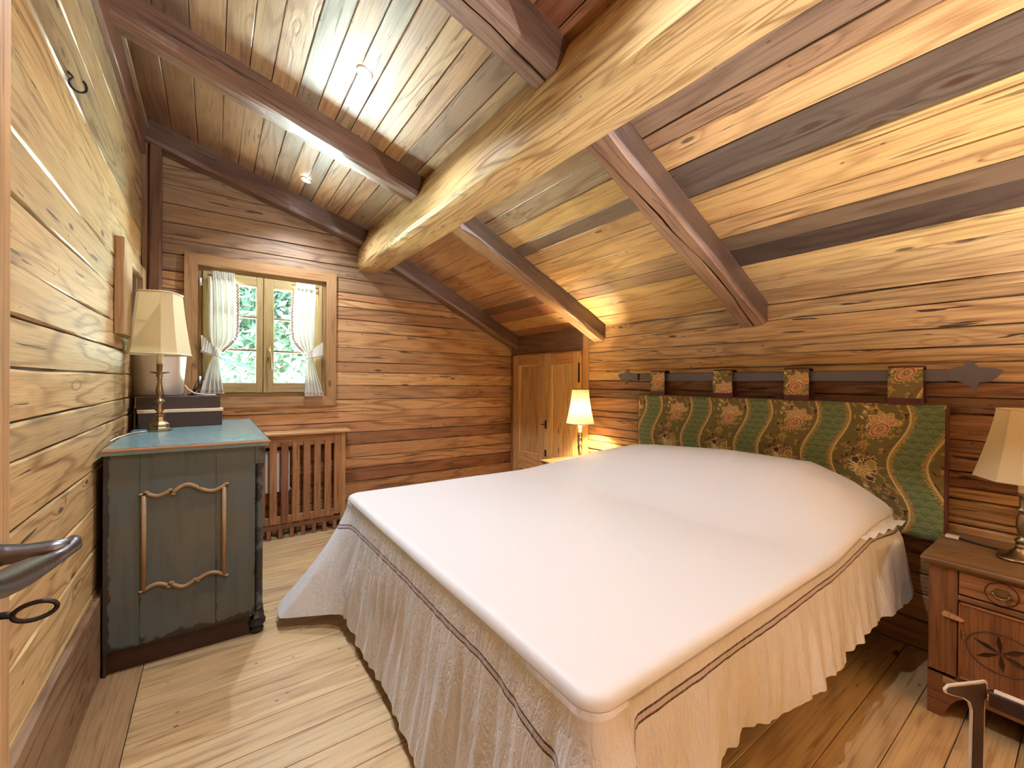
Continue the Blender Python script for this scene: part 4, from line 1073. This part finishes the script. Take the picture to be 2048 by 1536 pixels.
        put(np.abs(sgn) < .0048, GOLD); put(np.abs(sgn) < .0022, CREAM)
    return col
def tapestry_grid(mb, y0, y1, z0, z1, step, xf, dy=0.0, dz=0.0):
    ny = max(2, int((y1 - y0) / step)); nz = max(2, int((z1 - z0) / step))
    Y, Z = np.meshgrid(np.linspace(y0, y1, ny + 1), np.linspace(z0, z1, nz + 1)); Cc = pattern(Y + dy, Z + dz)
    vs = []; tn = []
    for k in range(nz + 1):
        for j in range(ny + 1):
            y, z = Y[k, j], Z[k, j]; vs.append((xf(y, z), y, z)); tn.append(tuple(Cc[k, j]))
    fs = [(k * (ny + 1) + j, (k + 1) * (ny + 1) + j, (k + 1) * (ny + 1) + j + 1, k * (ny + 1) + j + 1) for k in range(nz) for j in range(ny)]
    mb.add(vs, fs, None, tones=tn, smooth=True)
HY0, HY1, HZ0, HZ1 = .452, 2.290, .62, 1.305
c = (2.99, 1.37, HZ0)
T = thing('headboard_cushion', c, 'green floral tapestry headboard cushion hanging from the iron rod', 'headboard')
def hx(y, z):
    d = min(y - HY0, HY1 - y, z - HZ0, HZ1 - z); d = max(0, min(1, d / .03)); return 2.945 - .018 * math.sqrt(1 - (1 - d) ** 2)
mb = MB(); tapestry_grid(mb, HY0, HY1, HZ0, HZ1, .0034, hx); rel(mb, 'front_cover', 'tapestry', T, c)
mb = MB(); mb.box(2.946, 3.045, HY0 + .002, HY1 - .002, HZ0, HZ1 - .002, ch=.006); rel(mb, 'back_cover', 'darkred', T, c)
mb = MB()
rc = [(2.944, HY0, HZ0), (2.944, HY1, HZ0), (2.944, HY1, HZ1), (2.944, HY0, HZ1)]
pts = []
for i in range(4):
    a, b_ = Vector(rc[i]), Vector(rc[(i + 1) % 4])
    for k in range(20): pts.append(a.lerp(b_, (k + .5) / 20 * .98 + .01))
mb.tube(pts, .0065, 8, closed=True); rel(mb, 'piping', 'darkred', T, c)
RX, RZ = 2.965, 1.450
for (y0, y1, dz_) in ((2.032, 2.165, -.23), (1.496, 1.633, -.16), (1.035, 1.172, -.22), (.534, .671, -.30)):
    mb = MB(); tapestry_grid(mb, y0, y1, 1.300, 1.492, .0036, lambda y, z: 2.930 + (.012 if z < 1.34 else 0) * (1.34 - z) / .04, .703 - (y0 + y1) / 2, dz_)
    f = rel(mb, 'tab', 'tapestry', T, c)
    mb = MB()
    prof = [(2.932, 1.30), (2.930, 1.492), (2.940, 1.502), (2.985, 1.502), (2.998, 1.490), (3.0, 1.30), (2.992, 1.30), (2.990, 1.486), (2.982, 1.494), (2.944, 1.494), (2.936, 1.486), (2.944, 1.30)]
    n = len(prof); vs = [(x, y0 + .001, z) for x, z in prof] + [(x, y1 - .001, z) for x, z in prof]
    # lining of the loop (dark red sides)
    fs = []
    for i in range(n): fs.append((i, (i + 1) % n, n + (i + 1) % n, n + i))
    mb.add(vs, fs, None)
    for yy in (y0, y1):
        vs = []
        for (x, z) in prof: vs.append((x, yy, z))
        q = [(0, 1, 10, 11), (1, 2, 9, 10), (2, 3, 8, 9), (3, 4, 7, 8), (4, 5, 6, 7)]
        mb.add(vs, q, None)
    rel(mb, 'tab_lining', 'darkred', T, c)
# rod with leaf finials
c = (RX, 1.4, RZ)
T = thing('hanging_rod', c, 'grey iron rod with leaf finials on the wall above the headboard', 'rod')
mb = MB(); mb.box(RX - .010, RX + .012, .455, 2.36, 1.418, 1.482, ch=.008); rel(mb, 'bar', 'greymetal', T, c)
def finial(o_y, sgn, k, lbl):
    # outline in (y outward, z)
    ol = [(0, -.030), (.045, -.030), (.070, -.040), (.095, -.058), (.122, -.082), (.124, -.055), (.132, -.036), (.165, -.034), (.195, -.014), (.222, .026), (.185, .042), (.150, .044), (.130, .046), (.118, .062), (.092, .088), (.080, .070), (.070, .052), (.045, .050), (0, .030)]
    mb = MB(); vs = [(y * k, z * k) for y, z in ol]
    mb.extrude([(y * sgn, z) for y, z in vs], (RX - .004, o_y, RZ), (0, 1, 0), (0, 0, 1), .010)
    rel(mb, 'finial', 'greymetal', T, c)
finial(.46, -1, .86, ''); finial(2.355, 1, .80, '')
for y in (.80, 2.335):
    mb = MB(); mb.box(RX + .012, 3.068, y - .012, y + .012, 1.43, 1.47); rel(mb, 'bracket', 'blackiron', T, c)
mb = MB(); mb.tube([(RX - .016, 2.30, 1.422), (RX - .016, 2.30, 1.478)], .008, 8); rel(mb, 'collar', 'blackiron', T, c)

# ------------------------------------------------------------------ nightstands
NS = (.20, .090, .040)
def nightstand(c, w, label, front_x=2.52, detail=True, h=.668):
    """c: centre of the front edge on the floor; stands against the right wall"""
    T = thing('nightstand', c, label, 'nightstand', 'old wooden nightstands')
    D_ = (3.05 if c[1] < 1 else 3.02) - c[0]; hw = w / 2
    def bx(mb, x0, x1, y0, y1, z0, z1, tn=NS, ch=.003, grain=None): mb.box(x0, x1, y0, y1, z0, z1, vary(tn, .04), ch, grain)
    mb = MB()
    bx(mb, .005, D_, hw - .02, hw, .0, h - .025, grain=2); bx(mb, .005, D_, -hw, -hw + .02, .0, h - .025, grain=2)
    bx(mb, D_ - .012, D_ - .002, -hw + .02, hw - .02, .1, h - .03); bx(mb, .02, D_ - .02, -hw + .02, hw - .02, .15, .165); bx(mb, .02, D_ - .02, -hw + .02, hw - .02, .518, .530)
    bx(mb, 0, .02, hw - .088, hw - .001, .18, h - .025, grain=2); bx(mb, 0, .02, -hw + .001, -hw + .088, .18, h - .025, grain=2)
    bx(mb, 0, .02, -hw + .088, hw - .088, .512, .534, grain=1)
    rel(mb, 'carcass', 'furn', T, (0, 0, 0))
    mb = MB(); o = [(hw, .0), (hw, .19), (-hw, .19), (-hw, .0), (-hw + .05, .0), (-hw + .055, .035), (-hw + .07, .075), (-hw + .10, .10), (-hw + .13, .112), (hw - .13, .112), (hw - .10, .10), (hw - .07, .075), (hw - .055, .035), (hw - .05, .0)]
    mb.extrude([(a, b) for a, b in o], (.022, 0, 0), (0, 1, 0), (0, 0, 1), -.024 if False else .0001, NS)
    mb = MB()
    # apron with arched cut-out, built as columns of quads
    n = 40; ys = np.linspace(-hw + .001, hw - .001, n + 1)
    def under(y):
        d = hw - abs(y)
        if d < .05: return 0.0
        return min(.112, .112 * math.sin(min(1, (d - .05) / .07) * PI / 2) ** .7)
    vs = []; fs = []; us = []
    for y in ys:
        for x in (0.0, .02): vs += [(x, y, under(y)), (x, y, .19)]
    for i in range(n):
        b = i * 4; q = (i + 1) * 4
        for f in ((b, b + 1, q + 1, q), (b + 2, q + 2, q + 3, b + 3), (b, q, q + 2, b + 2), (b + 1, b + 3, q + 3, q + 1)):
            fs.append(f); us.append([(vs[k][1] + 3, vs[k][2] + 8) for k in f])
    fs += [(0, 2, 3, 1), (n * 4, n * 4 + 1, n * 4 + 3, n * 4 + 2)]; us += [[(0, 0)] * 4] * 2
    mb.add(vs, fs, us, vary(NS, .03)); rel(mb, 'apron', 'furn', T, (0, 0, 0))
    mb = MB(); bx(mb, -.028, D_, -hw - .022, hw + .022, h - .020, h, (.20, .115, .055), .006, 1); bx(mb, -.012, D_, -hw - .010, hw + .010, h - .032, h - .019, NS, .004, 1); rel(mb, 'top', 'furn', T, (0, 0, 0))
    dw = hw - .092
    mb = MB(); bx(mb, -.004, .016, -dw, dw, .540, h - .036, (.28, .135, .058), .004, 1); dr = rel(mb, 'drawer', 'furn', T, (0, 0, 0))
    dz = (.54 + h - .036) / 2
    def oval(y, z, ry, rz, r=.003, x=-.0055): return [(x, y + ry * math.cos(a), z + rz * math.sin(a)) for a in np.linspace(0, 2 * PI, 41)[:-1]]
    mb = MB(); mb.tube(oval(0, dz, .044, .044), .0018, 6, closed=True); rel(mb, 'inlay', M['darkwood'], dr, (0, 0, 0))
    mb = MB(); mb.extrude([(.026 * math.cos(a) * (1 + .1 * math.cos(6 * a)), .021 * math.sin(a) * (1 + .1 * math.cos(6 * a))) for a in np.linspace(0, 2 * PI, 37)[:-1]], (-.010, 0, dz), (0, 1, 0), (0, 0, 1), .006)
    mb.tube([(-.012, .020, dz + .004)] + [(-.020, .021 * math.cos(a), dz + .002 - .017 * math.sin(a)) for a in np.linspace(0, PI, 13)] + [(-.012, -.020, dz + .004)], .0028, 8); rel(mb, 'pull', 'brass', dr, (0, 0, 0))
    mb = MB(); bx(mb, -.004, .016, -dw, dw, .195, .508, (.22, .095, .040), .006, 2)
    for (y0, y1, z0, z1) in ((-dw, dw, .500, .508), (-dw, dw, .195, .203), (dw - .008, dw, .195, .508), (-dw, -dw + .008, .195, .508)): bx(mb, -.009, .0, y0, y1, z0, z1, (.25, .10, .045), .003)
    dd = rel(mb, 'door', 'furn', T, (0, 0, 0)); cz = .352
    mb = MB(); mb.tube(oval(0, cz, .092, .078), .0026, 6, closed=True)
    for an in (rad(25), rad(85), rad(145)):
        for sg in (1, -1):
            L = .082; dy, dzz = math.cos(an) * sg, math.sin(an) * sg * .86
            px, pz = -dzz, dy
            mb.add([(-.0045, 0, cz), (-.009, dy * L * .55 + px * .010, cz + dzz * L * .55 + pz * .010), (-.0048, dy * L, cz + dzz * L), (-.0045, dy * L * .55 - px * .010, cz + dzz * L * .55 - pz * .010)], [(0, 1, 2), (0, 2, 3), (0, 3, 2), (0, 2, 1)], None)
    mb.tone = [(.10, .045, .02)] * len(mb.tone); rel(mb, 'carved_star', 'furn', dd, (0, 0, 0))
    mb = MB(); mb.box(-.008, -.003, dw - .020, dw - .009, .362, .398, ch=.002); mb.lathe([(.001, -.004), (.004, 0), (.001, .004)], 8, (-.010, dw - .0145, .385)); rel(mb, 'keyhole_plate', 'brass', dd, (0, 0, 0))
    mb = MB(); mb.extrude([(dw + .045, .435), (dw + .048, .446), (dw + .040, .455), (dw - .005, .447), (dw - .018, .438), (dw - .008, .432)], (-.016, 0, 0), (0, 1, 0), (0, 0, 1), .014, (.46, .26, .13)); rel(mb, 'turn_catch', 'joinery', T, (0, 0, 0))
    mb = MB(); bx(mb, -.010, .0, -hw + .05, hw - .05, .150, .176, (.40, .22, .10), .004, 1); rel(mb, 'lower_moulding', 'furn', T, (0, 0, 0))
    return T
nightstand((2.52, .227, 0), .414, 'carved wooden nightstand with an oval star door, right of the bed')
nightstand((2.60, 2.955, 0), .34, 'wooden nightstand between the bed and the wardrobe, under the lit lamp', h=.65)

# near lamp
c = (2.80, .195, .668)
T = thing('table_lamp', c, 'brass candlestick lamp with beige shade on the near nightstand', 'lamp', rot=rad(33))
def base3(mb):
    def tri(a): return 1 + .16 * math.cos(3 * a)
    mb.lathe([(.001, 0), (.082, 0), (.086, .008), (.078, .014), (.050, .022), (.032, .036), (.024, .05), (.028, .058), (.020, .066), (.001, .068)], 36, sq=tri)
candlestick(T, 0, [(.012, .06), (.024, .070), (.026, .080), (.014, .090), (.012, .100), (.018, .112), (.022, .150), (.018, .185), (.012, .195), (.024, .205), (.024, .212), (.012, .220), (.013, .262), (.020, .268), (.022, .278), (.001, .279)], base3, (.279, .315))
mb = MB(); rr = cut_square(mb, .128, .070, .335, .635, .40); mb.build('lamp_shade', 'shade', T)
for q in (0, -1): mb = MB(); rim_of(mb, rr[q], .003); mb.build('shade_rim', 'boxcream', T)
mb = MB(); mb.tube([(0, 0, .31), (0, 0, .60)], .004, 6); mb.tube([(-.068, 0, .632), (.068, 0, .632)], .003, 6); mb.build('shade_support', 'brass', T)
# far lit lamp
c = (2.80, 2.84, .65)
T = thing('table_lamp', c, 'lit bedside lamp with a glowing pleated shade beside the wardrobe', 'lamp')
def base2(mb): mb.lathe([(.001, 0), (.055, 0), (.057, .010), (.035, .020), (.018, .035), (.001, .037)], 28)
candlestick(T, 0, [(.010, .03), (.018, .045), (.010, .06), (.013, .075), (.018, .11), (.024, .150), (.018, .165), (.022, .190), (.026, .215), (.020, .225), (.025, .24), (.025, .262), (.018, .28), (.020, .30), (.001, .302)], base2, (.302, .352))
mb = MB(); vs = []; n = 72
for i in range(13):
    t = i / 12; r = .133 - .052 * (1 - (1 - t) ** 1.6) - .003
    for k in range(n):
        a = 2 * PI * k / n; q = r * (1 + .010 * (k % 2)) * (1 + .015 * math.cos(6 * a)); vs.append((q * math.cos(a), q * math.sin(a), .365 + .322 * t))
mb.add(vs, [(i * n + k, i * n + (k + 1) % n, (i + 1) * n + (k + 1) % n, (i + 1) * n + k) for i in range(12) for k in range(n)], None); mb.build('lamp_shade', 'shade_lit', T)
mb = MB()
for r, z in ((.133, .365), (.080, .687)): mb = MB(); mb.tube([(r * math.cos(a), r * math.sin(a), z) for a in np.linspace(0, 2 * PI, 41)[:-1]], .0045, 6, closed=True); mb.build('shade_rim', 'brass', T)
mb = MB(); mb.tube([(-.078, 0, .68), (.078, 0, .68)], .003, 6); mb.build('shade_support', 'brass', T)
mb = MB(); mb.lathe([(.001, .352), (.008, .36), (.012, .39), (.010, .42), (.001, .445)], 14); mb.build('bulb', 'bulb', T)
ld = bpy.data.lights.new('bulb_light', 'POINT'); ld.energy = LAMP_W; ld.color = (1, .77, .47); ld.shadow_soft_size = .03
lo = bpy.data.objects.new('bulb_light', ld); COL.objects.link(lo); lo.parent = T; lo.location = (0, 0, .50 * S)
mb = MB(); mb.tube([(2.86, .26, .673), (2.87, .31, .673), (2.895, .37, .673), (2.90, .40, .675)], .004, 8)
tag(single(mb, 'power_cord', 'black', (2.88, .33, .672)), 'black flex running from the near lamp across the nightstand', 'cord')
mb = MB(); mb.box(2.875, 2.915, .395, .440, .669, .684, ch=.004); tag(single(mb, 'cord_switch', 'paleedge', (2.895, .42, .669)), 'small pale inline switch on the near nightstand corner', 'switch')

# ------------------------------------------------------------------ dark stool at the lower right
c = (2.0, .18, 0)
T = thing('low_stool', c, 'low dark stool with pale edges standing in front of the near nightstand', 'stool')
e1 = Vector((2.068 - 1.92, .214 - .289, 0)).normalized(); e2 = Vector((0, 0, 1))
# side profile: top block with a nose, one leg
ol = [(0, .424), (.016, .437), (.162, .437), (.166, .430), (.166, .382), (.158, .372), (.153, 0.0), (.102, 0.0), (.106, .345), (.096, .372), (.07, .390), (.03, .402), (.004, .412)]
nrm = e1.cross(e2); P0 = Vector((1.92, .289, 0))
def leg_panel(o):
    mb = MB(); mb.extrude(ol, o, e1, e2, -.007); p = rel(mb, 'leg_panel', 'paleedge', T, c)
    inner = [(.006, .4235), (.016, .4305), (.157, .4305), (.160, .424), (.160, .384), (.152, .374), (.148, .002), (.107, .002), (.111, .345), (.100, .374), (.072, .3925), (.032, .405), (.010, .4135)]
    mb = MB(); mb.extrude(inner, o + nrm * .0022, e1, e2, -.003); rel(mb, 'dark_facing', 'leather', p, c)
leg_panel(P0)
q0 = P0 + e1 * .155
mb = MB(); mb.plank((q0.x + .01, q0.y - .01, .385), (q0.x + .01, -.35, .385), (1, 0, 0), (0, 0, 1), .028, .050, ch=.004); rel(mb, 'rail', 'leather', T, c)
mb = MB(); mb.plank((q0.x + .006, q0.y - .02, .4135), (q0.x + .006, -.35, .4135), (1, 0, 0), (0, 0, 1), .022, .006, ch=.001); rel(mb, 'rail_top', 'paleedge', T, c)
leg_panel(Vector((1.92, -.10, 0)))

# ------------------------------------------------------------------ recessed spotlights
def downlight(x, y, label, right=False, w=SPOT_W):
    zf, nrm = (zr, nr) if right else (zl, nl)
    z = zf(x) - .001; T = thing('recessed_spotlight', (x, y, z), label, 'spotlight', 'recessed ceiling spotlights')
    T.rotation_euler = nrm.to_track_quat('Z', 'Y').to_euler()
    mb = MB(); mb.lathe([(.030, -.006), (.045, -.004), (.045, -.009), (.040, -.014), (.032, -.013), (.030, -.006)], 32); mb.build('trim_ring', 'steel', T)
    mb = MB(); mb.lathe([(.001, -.016), (.016, -.0145), (.0295, -.009), (.0295, -.004), (.001, -.004)], 24); mb.build('bulb', 'glow', T)
    ld = bpy.data.lights.new('spot_beam', 'SPOT'); ld.energy = w; ld.color = SPOT_COL; ld.spot_size = rad(132); ld.spot_blend = .9; ld.shadow_soft_size = .02
    lo = bpy.data.objects.new('spot_beam', ld); COL.objects.link(lo); lo.location = (x * S, y * S, (z - .035) * S)
downlight(.647, 2.28, 'glowing ceiling spotlight between two rafters, high above the dresser')
downlight(.614, 3.80, 'smaller glowing ceiling spotlight nearest the window')
downlight(.640, .72, 'ceiling spotlight above the foot of the bed', w=SPOT_W * .8)

def uplighter(x, z, w, label):  # unseen bowl lamp added as fill to brighten the ceiling
    T = thing('fill_uplighter', (x, YB, z), label, 'added fill lamp', 'added fill lamps behind the viewer')
    mb = MB(); mb.lathe([(.001, -.09), (.05, -.08), (.10, -.045), (.135, .0), (.140, .03), (.136, .03), (.130, .003), (.095, -.040), (.001, -.082)], 32, (0, .15, 0)); mb.build('bowl', 'white', T)
    mb = MB(); mb.box(-.03, .03, .001, .05, -.06, .0); mb.build('bracket', 'white', T)
    mb = MB(); mb.lathe([(.001, -.078), (.02, -.07), (.022, -.055), (.001, -.040)], 16, (0, .15, 0)); mb.build('bulb', 'bulb', T)
    ld = bpy.data.lights.new('bulb_light', 'POINT'); ld.energy = w; ld.color = (.92, .98, 1.10); ld.shadow_soft_size = .02
    lo = bpy.data.objects.new('bulb_light', ld); COL.objects.link(lo); lo.parent = T; lo.location = (0, .15 * S, -.010 * S)
uplighter(2.25, 1.00, FILL_UPLIGHT_W, 'added unseen fill lamp, white bowl on the back wall near the nightstand')
uplighter(0.9, 1.05, FILL_UPLIGHT_W * .30, 'added unseen fill lamp, white bowl on the back wall near the door')
